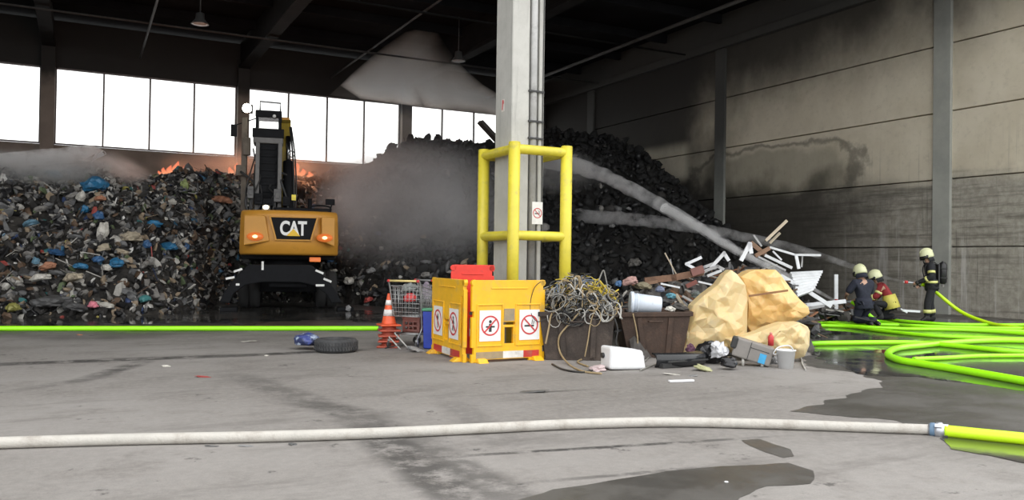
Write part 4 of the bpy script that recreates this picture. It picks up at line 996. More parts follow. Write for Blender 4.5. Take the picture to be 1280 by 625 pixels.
# white canister on the floor
cp_ = G(779, 461); t = thing('white_canister', 'white plastic canister lying on the floor before the skips', 'canister', cp_, FACE + .35)
def canister(t):
    W, D, Hc = .53, .30, .31
    mb = MB(); mb.add([(-W/2,-D/2,.012),(W/2,-D/2,.0),(W/2,D/2,.0),(-W/2,D/2,.012),(-W/2,-D/2,Hc),(W/2-.05,-D/2,Hc-.06),(W/2-.05,D/2,Hc-.06),(-W/2,D/2,Hc)], [(3,2,1,0),(4,5,6,7),(0,1,5,4),(1,2,6,5),(2,3,7,6),(3,0,4,7)])
    mb.build('canister_body', WHP, t, bevel=.035, seg=3)
    mb = MB(); mb.box((W/2-.015,-.0,.11), (.02,.2,.14)); mb.build('end_recess', mat('recess_grey', (.45,.45,.47), .5), t, bevel=.01)
    mb = MB(); mb.cyl((-W/2-.03,.05,.18), (-W/2+.01,.05,.18), .035, n=16); mb.build('cap', DARKP, t)
canister(t)
# black car bumper
pb0, pb1 = at_z(822, 452, .09), at_z(884, 447, .10)
bd_ = (pb1-pb0); t = thing('car_bumper', 'black plastic car bumper lying on the floor before the rusty skip', 'bumper', (pb0+pb1)/2, atan2(bd_.y, bd_.x)); Lb = bd_.length
GLB = mat('glossy_black_plastic', (.014,.015,.017), .22); 
mb = MB(); pts = []; n = 15; prf = [(-.07,-.09),(-.11,-.05),(-.12,.02),(-.10,.07),(-.05,.095),(.0,.10),(.0,.08),(-.05,.07),(-.085,.05),(-.10,.01),(-.09,-.045),(-.06,-.075)]
vs = [Vector(((i/(n-1)-.5)*Lb, y+.12*(2*i/(n-1)-1)**2, z)) for i in range(n) for y, z in prf]; m_ = len(prf)
mb.add(vs, [(i*m_+j, i*m_+(j+1) % m_, (i+1)*m_+(j+1) % m_, (i+1)*m_+j) for i in range(n-1) for j in range(m_)] + [tuple(range(m_)), tuple(range((n-1)*m_, n*m_))[::-1]], 0, True)
mb.build('bumper_shell', GLB, t)
mb = MB(); mb.box((0,-.105,-.005), (Lb*.8,.02,.022)); mb.build('trim_strip', DARKP, t, bevel=.004)
mb = MB(); mb.box((-.1,-.02,-.06), (Lb*.7,.1,.06)); mb.build('inner_beam', DARKP, t)
lump('cloth_scrap', 'yellow green rag on the floor under the bumper end', 'cloth', 878, 460, 27, 9, mat('lime_rag', (.36,.36,.20), .8), seed=80, d=10.9)
BAG = mat('glossy_black_bag', (.012,.012,.014), .25, var=.3); FOIL = mat('silver_white_foil', (.62,.63,.66), .28, .25, var=.2)
lump('rubbish_bag', 'shiny black rubbish bag on the floor before the amber tank', 'bag', 886, 442, 38, 42, BAG, seed=81, d=11.75, spiky=.13)
lump('foil_sheet', 'white and silver foil crumpled over the black bag', 'foil', 897, 438, 24, 27, FOIL, seed=82, d=11.52, spiky=.22)
lump('rubbish_bag', 'small round black bag in front of the silver foil', 'bag', 910, 453, 25, 20, BAG, seed=83, d=11.05, spiky=.08)
lump('rag', 'dark purple rag between bumper and amber tank', 'cloth', 862, 436, 14, 14, mat('purple_rag', (.10,.04,.07), .8), seed=84, d=11.95)
# grey machine casing with blue sticker
MG = mat('casing_grey', (.22,.205,.19), .5, var=.1, dirt=.2)
g0_ = G(941, 458); g1_ = at_d(921, 430, 11.6); t = thing('machine_casing', 'grey appliance casing with a blue sticker lying on the floor', 'appliance', g0_, FACE-.25)
Mt = Matrix.Translation((0,.1,.20)) @ Matrix.Rotation(.28, 4, 'Y')
mb = MB(); mb.box((0,0,0), (.52,.28,.26), M=Mt); mb.build('casing_body', MG, t, bevel=.02)
mb = MB(); mb.box((-.05,-.141,0), (.008,.006,.25), M=Mt); mb.box((.08,-.141,.05), (.25,.006,.008), M=Mt); mb.build('panel_joint', DARKP, t)
mb = MB(); mb.box((.14,-.143,-.05), (.09,.006,.13), M=Mt); mb.build('blue_sticker', mat('sticker_blue', (.05,.34,.62), .4), t)
mb = MB(); mb.box((-.27,-.06,.05), (.08,.2,.16), M=Mt); mb.build('dark_cover', DARKP, t, bevel=.02)
for x in (-.13, .12):
    mb = MB(); mb.cyl((x,-.02,.0), (x,.0,.12), .02, n=12); mb.build('foot', CC['pale'], t)
mb = MB(); 
for i in range(4): mb.box((.265,-.0,-.08+i*.05), (.02,.22,.02), M=Mt)
mb.build('vent_grille', DARKP, t)
# white bucket with a bail handle
wb = G(982, 460); t = thing('white_bucket', 'small white bucket with handle standing by the translucent tank', 'bucket', wb, FACE)
mb = MB(); mb.lathe([(.0,.006),(.10,.0),(.125,.235),(.135,.235),(.135,.25),(.118,.25),(.095,.02),(0,.02)], 32); mb.build('bucket_body', WHP, t)
mb = MB(); mb.tube(spline([(.12,0,.2),(.02,-.1,.31),(-.14,-.12,.29),(-.2,-.1,.2),(-.12,0,.19)], 6), .008, 8); mb.build('bail_handle', WHP, t)
lump('film_sheet', 'grey crumpled film between the casing and the white bucket', 'plastic film', 966, 450, 16, 16, GREYB, seed=86, d=11.75)
# red bottle standing on the translucent tank's foot
rb = at_d(963.5, 432, 11.62); t = thing('red_bottle', 'small red bottle propped against the translucent tank', 'bottle', (rb.x, rb.y, rb.z), FACE)
mb = MB(); mb.lathe([(0,0),(.04,0),(.042,.12),(.03,.145),(.016,.155),(0,.156)], 20); mb.build('bottle_body', RB, t)
mb = MB(); mb.lathe([(.0,.15),(.018,.15),(.018,.185),(0,.186)], 16); mb.build('bottle_cap', mat('pale_red_cap', (.6,.22,.18), .5), t)

# ================================================================ crushed amber plastic tank
def crushed(name, label, outline, inner, d, thick, m, parts=()):
    """outline, inner: (px, py, metres nearer than d). Front face is triangulated through the inner points, back is a shallower copy"""
    A = [(*q[:2], q[2] if len(q) > 2 else 0) for q in outline]; B = list(inner); rr_ = random.Random(len(name)*7+len(outline)); poly = [Vector(q[:2]) for q in A]
    def inside(p):
        c_ = False
        for a_, b_ in zip(poly, poly[1:]+poly[:1]):
            if (a_.y > p.y) != (b_.y > p.y) and p.x < (b_.x-a_.x)*(p.y-a_.y)/(b_.y-a_.y)+a_.x: c_ = not c_
        return c_
    def edge_dist(p): return min((geometry.intersect_point_line(p, a_, b_)[0].to_2d() - p).length if 0 <= geometry.intersect_point_line(p, a_, b_)[1] <= 1 else min((a_-p).length, (b_-p).length) for a_, b_ in zip(poly, poly[1:]+poly[:1]))
    xs_, ys_ = [q.x for q in poly], [q.y for q in poly]
    for _ in range(900):
        p = Vector((rr_.uniform(min(xs_), max(xs_)), rr_.uniform(min(ys_), max(ys_))))
        if len(B) > len(inner)+70 or not inside(p) or edge_dist(p) < 4 or min((Vector(q[:2])-p).length for q in B) < 5: continue
        wsum = sum(1/((Vector(q[:2])-p).length_squared+9) for q in A+inner); base_ = sum(q[2]/((Vector(q[:2])-p).length_squared+9) for q in A+inner)/wsum
        B.append((p.x, p.y, base_*1.15 + .11*noise.noise(Vector((p.x*.06, p.y*.06, len(outline)))) + .05*noise.noise(Vector((p.x*.2, p.y*.2, 3)))))
    al = A+B
    co = [Vector((q[0], -q[1])) for q in al]; n = len(A)
    r = geometry.delaunay_2d_cdt(co, [(i, (i+1) % n) for i in range(n)], [], 1, 1e-4)
    vs, fs, ov = r[0], r[2], r[3]
    P, Q = [], []
    for i, v in enumerate(vs):
        src = ov[i][0] if ov[i] else 0; near = al[src][2]
        P.append(at_d(v.x, -v.y, d-near)); on = src < n
        Q.append(P[-1] + FWD*(thick*(.55 if on else 1.0)+near*.4))
    for q in P+Q: q.z = max(q.z, .004)
    o = sum(P, Vector())/len(P); o.z = 0
    mb = MB(); k = len(P); mb.add([p-o for p in P]+[q-o for q in Q], [tuple(f) for f in fs]+[tuple(k+i for i in f[::-1]) for f in fs])
    cnt = {}
    for f in fs:
        for a_, b_ in zip(f, list(f[1:])+[f[0]]): cnt[(a_, b_)] = 1
    for (a_, b_) in cnt:
        if (b_, a_) not in cnt: mb.add([], []); mb.f.append((b_, a_, k+a_, k+b_)); mb.mi.append(0); mb.sm.append(False)
    ob = mb.build(name, m, loc=o, bevel=.02, seg=2)
    return ob
AMB = mat('amber_plastic', (.66,.40,.13), .42, var=.1, vscale=2, dirt=.2, dcol=(.50,.33,.17), dscale=4, sss=.15, col2=(.74,.53,.24)); AMB2 = mat('milky_amber_plastic', (.62,.45,.20), .4, var=.1, vscale=2, dirt=.25, dcol=(.5,.42,.28), dscale=4, sss=.15, col2=(.66,.54,.32))
tk = thing('plastic_tank', 'large crushed amber plastic tank lying beside the rusty skip', 'tank', (0,0,0))
parts_ = []
parts_.append(crushed('tank_shell', '', [(852,441),(857,412),(866,382),(880,369),(897,356),(906,343),(914,337),(922,343),(932,356),(935,372),(934,415),(936,441)],
   [(884,384,.10),(900,372,.16),(917,352,.10),(902,398,.24),(921,380,.05),(876,410,.05),(898,420,.20),(924,404,.12),(916,428,.15),(880,430,.1)], 12.45, .55, AMB2))
parts_.append(crushed('tank_end', '', [(932,360),(926,346),(936,340),(944,337),(970,337),(977,344),(990,362),(1000,374),(1011,384),(1013,392),(1004,398),(986,406),(960,409),(940,417),(933,405)],
   [(944,352,.12),(962,346,.2),(958,364,.30),(974,368,.18),(942,366,.06),(950,380,.22),(985,380,.28),(966,392,.12),(945,398,.10),(996,390,.12)], 12.6, .7, AMB))
mb = MB(); a, b = at_d(936,370,12.3), at_d(985,363,12.3); mb.beam(a, b, .03, .02, up=tuple(FWD)); parts_.append(mb.build('torn_seam', mat('seam_brown', (.24,.12,.05), .7)))
o = at_d(925, 441, 12.5); o.z = 0; tk.location = o
bpy.context.view_layer.update()
for q in parts_: q.parent = tk; q.location = Vector(q.location) - o
tk2 = crushed('tank_piece', '', [(912,425),(930,421),(950,415),(960,410),(978,404),(1000,403),(1010,408),(1013,414),(1012,432),(1006,446),(996,449),(975,450),(940,447),(920,440)],
   [(945,430,.12),(965,420,.2),(985,412,.16),(1000,420,.22),(975,436,.22),(998,436,.18),(955,440,.12)], 11.95, .5, AMB2)
tag(tk2, 'milky translucent tank piece with rounded end lying before the amber tank', 'tank piece')
# ================================================================ scrap metal heap beyond the amber tank
SCR = [(770,372,13.8),(800,358,14.5),(830,352,14.8),(860,345,15),(890,338,15.3),(920,333,15.5),(950,330,15.6),(966,350,15.7),(980,375,15.7),(992,398,15.6)]
SD = mat('scrap_heap_dark', (.045,.042,.04), .75, .2, var=.6, vscale=5, bump=.6, bscale=9, col2=(.12,.11,.10))
r6 = random.Random(31)
mb = MB(); tops = [at_d(*q) for q in SCR]; rows = 9; V = []
xs = [i/40 for i in range(41)]
for j in range(rows):
    f = j/(rows-1)
    for x in xs:
        q = x*(len(tops)-1); i = min(int(q), len(tops)-2); tp = tops[i].lerp(tops[i+1], q-i)
        prof = sin(pi*min(1, f*1.0))**.7 if 0 < f < 1 else 0
        p = Vector((tp.x, tp.y, 0)) + FWD*((f-.45)*4.6*min(1, .25+4*(1-x))); h = max(0, tp.z-.12)*prof
        V.append(p + Vector((0, 0, max(-.02, h + (.28*fbm((p.x*1.9, p.y*1.9, 2), 4) if 0 < f < 1 else 0)))))
mb.add(V, [(j*41+i, j*41+i+1, (j+1)*41+i+1, (j+1)*41+i) for j in range(rows-1) for i in range(40)])
n_mats = [SD, mat('scrap_grey', (.26,.26,.26), .45, .5), mat('scrap_pale', (.50,.51,.52), .5, .1), mat('scrap_brown', (.16,.09,.055), .75), mat('scrap_black', (.03,.03,.03), .6), mat('scrap_rust', (.22,.10,.05), .8)]
for i in range(340):
    x = r6.random(); q = x*(len(tops)-1); i0 = min(int(q), len(tops)-2); tp = tops[i0].lerp(tops[i0+1], q-i0); f = r6.uniform(.08, .6)
    p = Vector((tp.x, tp.y, 0)) + FWD*((f-.45)*4.6) + RIGHT*r6.uniform(-.1,.1); p.z = max(.05, (tp.z-.12)*sin(pi*f)**.7 + r6.uniform(-.05,.08))
    d = (RIGHT*r6.uniform(-1,1) + FWD*r6.uniform(-.6,.6) + UP*r6.uniform(-.35,.35)).normalized()*r6.uniform(.08,.35)
    if p.z - abs(d.z) < .03: p.z += .1
    if r6.random() < .6: mb.beam(p-d, p+d, r6.uniform(.015,.05), r6.uniform(.01,.04), r6.choice((1,1,2,3,4,4,5)))
    else: mb.ico(p, (r6.uniform(.06,.18), r6.uniform(.05,.12), r6.uniform(.03,.1)), 1, .35, r6.choice((0,1,3,4,4)), rand_rot(r6), r6)
for i in range(150):
    p = G(r6.uniform(1000, 1056), r6.uniform(394, 404)) + FWD*r6.uniform(-1.2, .6); p.z = r6.uniform(.03, .34); d = (RIGHT*r6.uniform(-1,1) + FWD*r6.uniform(-.6,.6) + UP*r6.uniform(-.2,.2)).normalized()*r6.uniform(.08,.3)
    if r6.random() < .5: mb.beam(p-d+UP*.04, p+d+UP*.04, r6.uniform(.015,.05), r6.uniform(.01,.04), r6.choice((1,2,3,4,4,5)))
    else: mb.ico(p, (r6.uniform(.08,.22), r6.uniform(.08,.2), r6.uniform(.04,.14)), 1, .35, r6.choice((0,0,3,4,4)), rand_rot(r6), r6)
o = mb.build('scrap_pile', n_mats); tag(o, 'low heap of mixed scrap metal and wood beyond the skips and the amber tank', 'scrap heap', kind='stuff')
WOODP = mat('pale_wood', (.42,.36,.27), .75, var=.2, bump=.2); WOODB = mat('brown_wood', (.20,.12,.075), .75, var=.25); RUSTB = mat('rusty_beam', (.17,.095,.06), .8, var=.4, bump=.3); ALP = mat('aluminium_profile', (.52,.53,.54), .38, .55, var=.12); WPR = mat('white_profile', (.66,.68,.70), .45, var=.1); GPR = mat('grey_profile', (.33,.33,.33), .5, .3, var=.2)
def bar(name, label, cat, pts, d, w, m, h=None, dd=0.0, grp=None):
    """an angle or flat profile through pixel points at depth d (dd: the far end is that much deeper)"""
    P = [at_d(q[0], q[1], d + dd*i/max(1, len(pts)-1)) for i, q in enumerate(pts)]
    P = [Vector((p.x, p.y, max(p.z, .03))) for p in P]; o = sum(P, Vector())/len(P); mb = MB()
    for a, b in zip(P[:-1], P[1:]):
        e = (b-a).normalized()*w*.4; mb.beam(a-e if a is not P[0] else a, b+e if b is not P[-1] else b, w, h or w*.6, up=tuple(FWD))
        # second flange of the profile
        mb.beam(a+FWD*w*.5, b+FWD*w*.5, w*.3, w*1.2, up=tuple(FWD))
    ob = mb.build(name, m, origin=o); return tag(ob, label, cat, grp)
for a in [
  ('wooden_batten','long pale batten sticking up steeply out of the scrap heap','batten',[(983.7,275.6),(957,301)],15.0,.05,WOODP),
  ('wooden_batten','short pale batten beside the long steep batten','batten',[(975,291),(962,304)],15.1,.045,WOODP),
  ('wooden_board','brown board crossing another below the steep batten','board',[(938,303),(957,319)],14.9,.08,WOODB),
  ('wooden_board','brown board leaning the other way over the first brown board','board',[(962,310),(944,320)],14.8,.07,WOODB),
  ('metal_profile','long bent pale profile reaching over towards the wall','metal profile',[(962,309),(994,318.5),(1026,319)],15.2,.04,ALP),
  ('metal_profile','upright white profile end hanging from the bent pale profile','metal profile',[(995,319),(998.5,336)],15.15,.055,WPR),
  ('metal_profile','second upright stub beside the white profile end','metal profile',[(1003,320),(1002,334)],15.3,.03,GPR),
  ('metal_profile','straight grey bar sloping down under the brown boards','metal profile',[(956,319),(990,335)],14.8,.05,ALP),
  ('metal_profile','thin grey bar below the straight sloping bar','metal profile',[(948,321),(982,338)],14.6,.035,GPR),
  ('metal_profile','short pale bar between the sloping bars','metal profile',[(966,314),(977,325)],14.9,.03,ALP),
  ('metal_bracket','bright white angular bracket above the amber tank','bracket',[(926,326),(937,305),(939,317)],14.6,.07,WPR),
  ('metal_profile','dark stick crossing behind the brown boards','metal profile',[(942,294),(952,308)],15.1,.035,GPR),
  ('window_profile','pale frame corner pointing upward over the amber tank','frame',[(888,335),(905,316.5),(911,326)],14.6,.06,ALP),
  ('window_profile','second frame corner lying flat beside the first','frame',[(880,339),(897,333),(905,337)],14.3,.05,GPR),
  ('metal_profile','z shaped white profile on the scrap heap','metal profile',[(877,321.5),(858,330),(868,335.5)],14.7,.05,WPR),
  ('metal_profile','pale bar running behind the z shaped profile','metal profile',[(861,343),(880,334),(893,329)],14.9,.05,ALP),
  ('metal_profile','pale bar below the frame corner','metal profile',[(884,345),(902,338)],14.2,.045,ALP),
  ('steel_beam','rusty brown beam lying across the scrap heap','beam',[(806,351),(842,347),(879,340)],14.2,.11,RUSTB),
  ('steel_beam','red brown beam end on top of the rusty beam','beam',[(864,341),(879,336)],14.1,.13,mat('red_brown_paint',(.19,.085,.07),.7)),
  ('thin_rod','thin pale rod standing at a slant on the black background','rod',[(831,316),(846,344)],14.9,.022,WOODP),
  ('thin_rod','fainter thin rod close behind the slanted rod','rod',[(838,324),(842,344)],15.1,.018,GPR),
  ('thin_rod','white rod lying in front of the rusty beam','rod',[(826,354.5),(850,359.5)],13.7,.03,WPR),
  ('metal_profile','white profile piece beside the amber tank top','metal profile',[(873,352),(890,356)],13.6,.03,WPR),
  ('metal_profile','dark red profile at the end of the rusty beam','metal profile',[(858,358),(871,352)],13.7,.07,BRK),
  ('metal_profile','bluish white profile sloping down behind the amber tank','metal profile',[(975,344),(1008,363),(1039,383)],15.0,.07,WPR),
  ('metal_profile','white flat profile lying level towards the crouching firefighters','metal profile',[(1006,381.5),(1057,376.5)],16.5,.075,WPR),
  ('metal_profile','second flat profile below the level white one','metal profile',[(1000,388),(1030,382)],16.0,.05,GPR),
  ('wooden_board','upright pale board leaning by the wall near the firefighters','board',[(1045,343),(1045,394)],20.8,.09,WPR),
  ('metal_profile','tan strip curving over the back edge of the rusty skip','metal profile',[(845,368),(853,380),(862,389)],12.95,.05,WOODP),
  ('metal_profile','grey bar poking out of the rusty skip','metal profile',[(853,370),(868,378)],12.9,.035,GPR),
  ('metal_profile','dark slat lying across the scrap beside the black sack','metal profile',[(800,356),(822,352)],14.0,.05,WOODB),
  ('metal_profile','white stub lying at the foot of the wall by the standing firefighter','metal profile',[(1128,388),(1150,389.5)],19.5,.05,WPR),
  ('metal_profile','thin white stub crossing the white one by the wall','metal profile',[(1126,386),(1134,391)],19.4,.03,WPR),
]: bar(*a)
# louvred grey sheet panel
a, b, c_, d_ = at_d(987,341,15.2), at_d(1028,339,15.5), at_d(1016,364,15.0), at_d(996,372,14.8)
t = thing('louvre_panel', 'pale grey ribbed sheet panel tilted on the scrap heap beside the amber tank', 'panel', (a+b+c_+d_)/4); o = t.location.copy()
mb = MB(); nn = (b-a).cross(d_-a).normalized()*.03; q = [p-o for p in (a,b,c_,d_)]; mb.add([p-nn for p in q]+[p+nn for p in q], [(0,1,2,3),(7,6,5,4)]+[(i,4+i,4+(i+1) % 4,(i+1) % 4) for i in range(4)]); sh = mb.build('sheet', mat('pale_grey_sheet', (.50,.52,.53), .45, .2, var=.12), t, bevel=.008)
mb = MB()
for i in range(1, 8):
    f = i/8; mb.beam(q[0].lerp(q[3], f)-nn*1.2*(1 if nn.dot(FWD) > 0 else -1), q[1].lerp(q[2], f)-nn*1.2*(1 if nn.dot(FWD) > 0 else -1), .03, .02, up=tuple(FWD))
mb.build('rib', ALP, t)
lump('rubbish_bag', 'round grey blue bag wedged behind the white bucket in the skip', 'bag', 824, 362, 14, 11, mat('slate_bag', (.13,.15,.22), .5), seed=90, d=13.2, spiky=.1)
lump('rag', 'teal rag beside the grey blue bag behind the skip', 'cloth', 838, 370, 14, 10, mat('teal_rag', (.08,.22,.28), .7), seed=91, d=12.95)
lump('rag', 'pinkish rags heaped between the cables and the rusty skip', 'cloth', 787, 352, 22, 14, mat('pinkish_rag', (.33,.20,.18), .8), seed=92, d=13.4)
lump('rag', 'blue rag next to the pinkish rags', 'cloth', 772, 355, 9, 11, BLUE3, seed=93, d=13.3)
lump('rag', 'olive brown sacking above the white bucket', 'cloth', 803, 358, 26, 12, mat('olive_sack', (.16,.14,.09), .8), seed=94, d=13.5)
lump('film_sheet', 'white crumpled film at the rim of the rusty skip', 'plastic film', 837, 386, 14, 9, PALE, seed=95, d=12.45)
lump('rag', 'dark rags filling the rusty skip beside the white bucket', 'cloth', 848, 384, 26, 12, mat('dark_rag', (.06,.055,.05), .8), seed=96, d=12.7)
lump('rag', 'green grey cloth among the scrap by the amber tank', 'cloth', 870, 370, 16, 13, mat('green_grey_rag', (.12,.14,.13), .8), seed=97, d=13.4)
lump('bag', 'deep red bag lying at the level white profile', 'bag', 1051, 387, 14, 10, mat('deep_red_bag', (.24,.03,.045), .5), seed=98, d=22.8, spiky=.08)
lump('cloth_scrap', 'pinkish white wrapping before the cable skip', 'wrapping', 747, 460, 26, 10, mat('pinkish_wrap', (.50,.40,.40), .6), seed=99, d=10.75)

# ================================================================ tyre, blue sack, litter on the yard
tp = G(415, 442); t = thing('rubber_tyre', 'car tyre lying flat on the yard before the heap', 'tyre', tp + FWD*.28, .2)
mb = MB(); mb.lathe([(.185,.03),(.24,.0),(.285,.005),(.315,.04),(.318,.16),(.29,.195),(.24,.2),(.185,.17),(.20,.10),(.185,.03)], 44); tb = mb.build('tyre_carcass', mat('dusty_tyre', (.045,.046,.048), .85, bump=.3, dirt=.3, dcol=(.12,.115,.11)), t)
mb = MB()
for i in range(44):
    a = 2*pi*i/44
    for z in (.065, .135): mb.box((.319*cos(a),.319*sin(a),z), (.012,.030,.05), M=None) if False else mb.box((0,0,0), (.012,.030,.055), M=Matrix.Translation((.318*cos(a), .318*sin(a), z)) @ Matrix.Rotation(a, 4, 'Z') @ Matrix.Rotation(.3, 4, 'X'))
mb.build('tread_pattern', mat('dusty_tyre', (.05,)*3), tb)
k = NT('blue_print_sack'); vz = k.noise(7, 4, .6); c = k.mix(k.ramp(vz, .48, .56), (.025,.035,.10), (.32,.38,.48)); c = k.mix(k.ramp(k.noise(5,4,.6,(1,1,1),(4,4,4)), .5, .56), c, (.05,.07,.25)); k.put(k.b.inputs['Base Color'], c); k.b.inputs['Roughness'].default_value = .4
o = lump('printed_sack', 'dark blue and white printed sack leaning on the tyre', 'sack', 385, 428, 38, 21, k.m, seed=101, d=12.75, spiky=.09); o.rotation_euler[1] = -.2; o.location.z = .135
ss0, ss1 = at_z(836, 476.5, .015), at_z(867, 475.5, .015); mb = MB(); mb.beam(ss0, ss1, .05, .025); tag(mb.build('foam_strip', WHP, origin=(ss0+ss1)/2, bevel=.006), 'bright white strip lying on the yard', 'litter')
LIT = [('paper_scrap','white and dark crushed pack on the yard','litter',208,458.5,13,5,PALE),('film_scrap','flat red scrap on the yard','litter',254,471.5,24,4,mat('red_scrap',(.30,.05,.045),.6)),
 ('paper_scrap','white scrap on the yard near the tyre','litter',333,445,6,3,PALE),('paper_scrap','pale strip on the wet yard before the bumper','litter',842,468.5,32,3,PALE),
 ('paper_scrap','pale scrap by the white strip','litter',866,470,16,3,GREYB),('paper_scrap','tiny white scrap on the wet patch','litter',908,603,6,4,WHP),('film_scrap','grey scrap lying on the tyre tracks under the white hose','litter',308,558,22,4,GREYB),
 ('paper_scrap','dark twig on the yard under the white hose','litter',366,556,14,5,DGREY),('paper_scrap','small dark scrap on the yard by the white hose','litter',265,558,20,3,DGREY),
 ('paper_scrap','pale twig on the yard between hose and tyre','litter',310,427,30,2,PALE),('film_scrap','dark flat rag on the yard before the cable skip','litter',665,490,50,4,DGREY),('film_scrap','reddish scrap far across the wet floor','litter',100,419,9,3,ORB),
 ('paper_scrap','white cap on the wet floor beside the tank','litter',1113,388,6,6,WHP),('film_scrap','pale scrap beside the yellow barrier foot','litter',517,437,20,4,GREYB)]
for i, a in enumerate(LIT):
    px, py, w_, h_ = a[3:7]; p = G(px, py); dd = depth_of(p); o = lump(a[0], a[1], a[2], px, py, w_, h_*1.2, a[7], seed=200+i, d=dd, spiky=.2); o.scale = (1, .35 if w_ > 18 else .8, .5); o.location = p + Vector((0,0,h_*dd/F*.16))

# ================================================================ hoses
NEON = mat('neon_green_hose', (.36,.95,.012), .33, var=.06, vscale=2, dirt=.06, dcol=(.25,.6,.03)); NEON2 = mat('neon_yellow_hose', (.60,.95,.015), .33, var=.06, vscale=2)
WHOSE = mat('white_canvas_hose', (.47,.45,.41), .7, var=.15, vscale=4, dirt=.42, dcol=(.22,.19,.16), dscale=4, bump=.25, bscale=60)
def hose(label, pts, r, m, name='fire_hose', z=None, grp=None, k=10, flat=1.0):
    P = []
    for q in pts:
        if len(q) == 3: P.append(at_d(*q))
        else: P.append(at_z(q[0], q[1], r))
    P = spline(P, k)
    if pts[0][0] < -10: P.insert(0, P[0] + (P[0]-P[3]).normalized()*7)
    if pts[-1][0] > 1290:
        q_ = P[-1] + (P[-1]-P[-3]).normalized()*3.5
        if q_.x < UW-.2 or q_.y < 10.2: P.append(q_)
    mb = MB(); mb.tube(P, r, 12, flat=flat)
    o = mb.build(name, m, origin=P[len(P)//2]); return tag(o, label, 'hose', grp)
hose('straight neon green hose running along the foot of the waste heap', [(-60,410.5),(120,410.5),(300,410.5),(473,410.5)], .046, NEON)
hose('white canvas hose lying across the yard in front', [(-60,556),(0,553.5),(160,549),(320,546),(480,541),(600,535.5),(720,530),(840,527.5),(960,530),(1080,534),(1166,537)], .043, WHOSE)
hose('yellow green hose coupled to the end of the white hose', [(1181,538.5),(1230,543.5),(1280,548.5),(1350,556)], .049, NEON2)
ca, cb_ = at_z(1166, 537, .046), at_z(1182, 538.5, .048); ax = (cb_-ca).normalized(); t = thing('hose_coupling', 'metal coupling joining the white hose to the yellow green hose', 'coupling', (ca+cb_)/2); Lc = (cb_-ca).length
Mc = ax.to_track_quat('Z', 'Y').to_matrix().to_4x4(); CMT = mat('coupling_aluminium', (.50,.52,.56), .35, .7, var=.2)
mb = MB(); mb.lathe([(.046,-Lc/2-.03),(.053,-Lc/2-.03),(.053,-.03),(.066,-.02),(.066,.02),(.054,.03),(.054,Lc/2+.02),(.047,Lc/2+.02)], 28, M=Mc); mb.build('coupling_body', CMT, t)
mb = MB()
for i in range(3):
    a = 2*pi*i/3+.4; mb.box((0,0,0), (.03,.03,.05), M=Mc @ Matrix.Rotation(a, 4, 'Z') @ Matrix.Translation((.067,0,0)))
mb.build('lug', CMT, t)
mb = MB(); mb.lathe([(.054,-Lc/2-.02),(.058,-Lc/2-.015),(.058,-Lc/2+.015),(.054,-Lc/2+.02)], 24, M=Mc); mb.build('binding_ring', mat('blue_ring', (.12,.2,.3), .5), t)
for a in [
 ('neon hose farthest back, passing behind the crouching firefighters', [(1010,400),(1050,399),(1090,397.5),(1130,401.5),(1180,405),(1230,406),(1300,406)], .039),
 ('neon hose second from the back, close along the farthest one', [(1008,404.5),(1050,403.5),(1100,405.5),(1150,407.5),(1210,409.5),(1300,411)], .039),
 ('neon hose sloping from the tank to the frame edge below the back hoses', [(1015,406.5),(1060,408.5),(1101,413.5),(1150,418.5),(1200,421.5),(1300,424.5)], .039),
 ('neon hose crossing the middle of the hose bundle', [(1012,402),(1070,408),(1130,411),(1190,412),(1240,414.5),(1300,419)], .039),
 ('neon hose lying nearest to the tank and running level', [(1011,429.5),(1070,428.5),(1144,428.5),(1200,433),(1250,438),(1310,442)], .044),
 ('thick neon hose bent in a tight bow towards the camera', [(1310,427),(1250,425.5),(1200,427.5),(1150,432),(1121,435.5),(1110,442.5),(1122,449.5),(1150,454.5),(1200,462.5),(1280,476.5),(1340,487)], .052),
 ('thin neon hose lying inside the tight bow', [(1142,449),(1180,447.5),(1230,445),(1310,444.5)], .035)]:
    hose(a[0], a[1], a[2], NEON, grp='neon hoses by the firefighters')
# ================================================================ firefighters
SKIN = mat('skin', (.45,.27,.19), .55, var=.06); CLOTH = mat('turnout_black', (.014,.015,.018), .85, var=.35, vscale=20); NAVY = mat('navy_coverall', (.018,.021,.035), .9, var=.3, vscale=20)
HELM = mat('luminous_helmet', (.66,.68,.42), .35, var=.05); BAND = mat('reflective_band', (.66,.66,.24), .4, var=.08, vscale=20); BOOT = mat('boot_leather', (.012,.012,.012), .5); GLV = mat('glove', (.03,.028,.025), .7); REDJ = mat('red_jacket', (.26,.025,.03), .8, var=.2, vscale=16); YELJ = mat('yellow_jacket_panel', (.58,.52,.10), .6, var=.1)
VISOR = mat('dark_visor', (.02,.02,.02), .15); CYL = mat('black_cylinder', (.012,.012,.013), .35); STRAP = mat('harness_webbing', (.03,.03,.03), .8)
def skinned(name, pts, edges, rad, m, parent, sub=2):
    me = bpy.data.meshes.new(name+'_graph'); me.from_pydata([tuple(p) for p in pts], edges, []); ob = bpy.data.objects.new('tmp', me); COL.objects.link(ob)
    md = ob.modifiers.new('skin', 'SKIN'); md.use_smooth_shade = True
    for i, r in enumerate(rad):
        sv = me.skin_vertices[0].data[i]; sv.radius = (r, r) if not isinstance(r, tuple) else r; sv.use_root = (i == 0)
    sb = ob.modifiers.new('sub', 'SUBSURF'); sb.levels = sub; sb.render_levels = sub
    bpy.context.view_layer.update()
    dg = bpy.context.evaluated_depsgraph_get(); out = bpy.data.meshes.new_from_object(ob.evaluated_get(dg)); bpy.data.objects.remove(ob)
    out.name = name; out.materials.clear(); out.materials.append(m)
    o = bpy.data.objects.new(name, out); COL.objects.link(o); o.parent = parent; return o
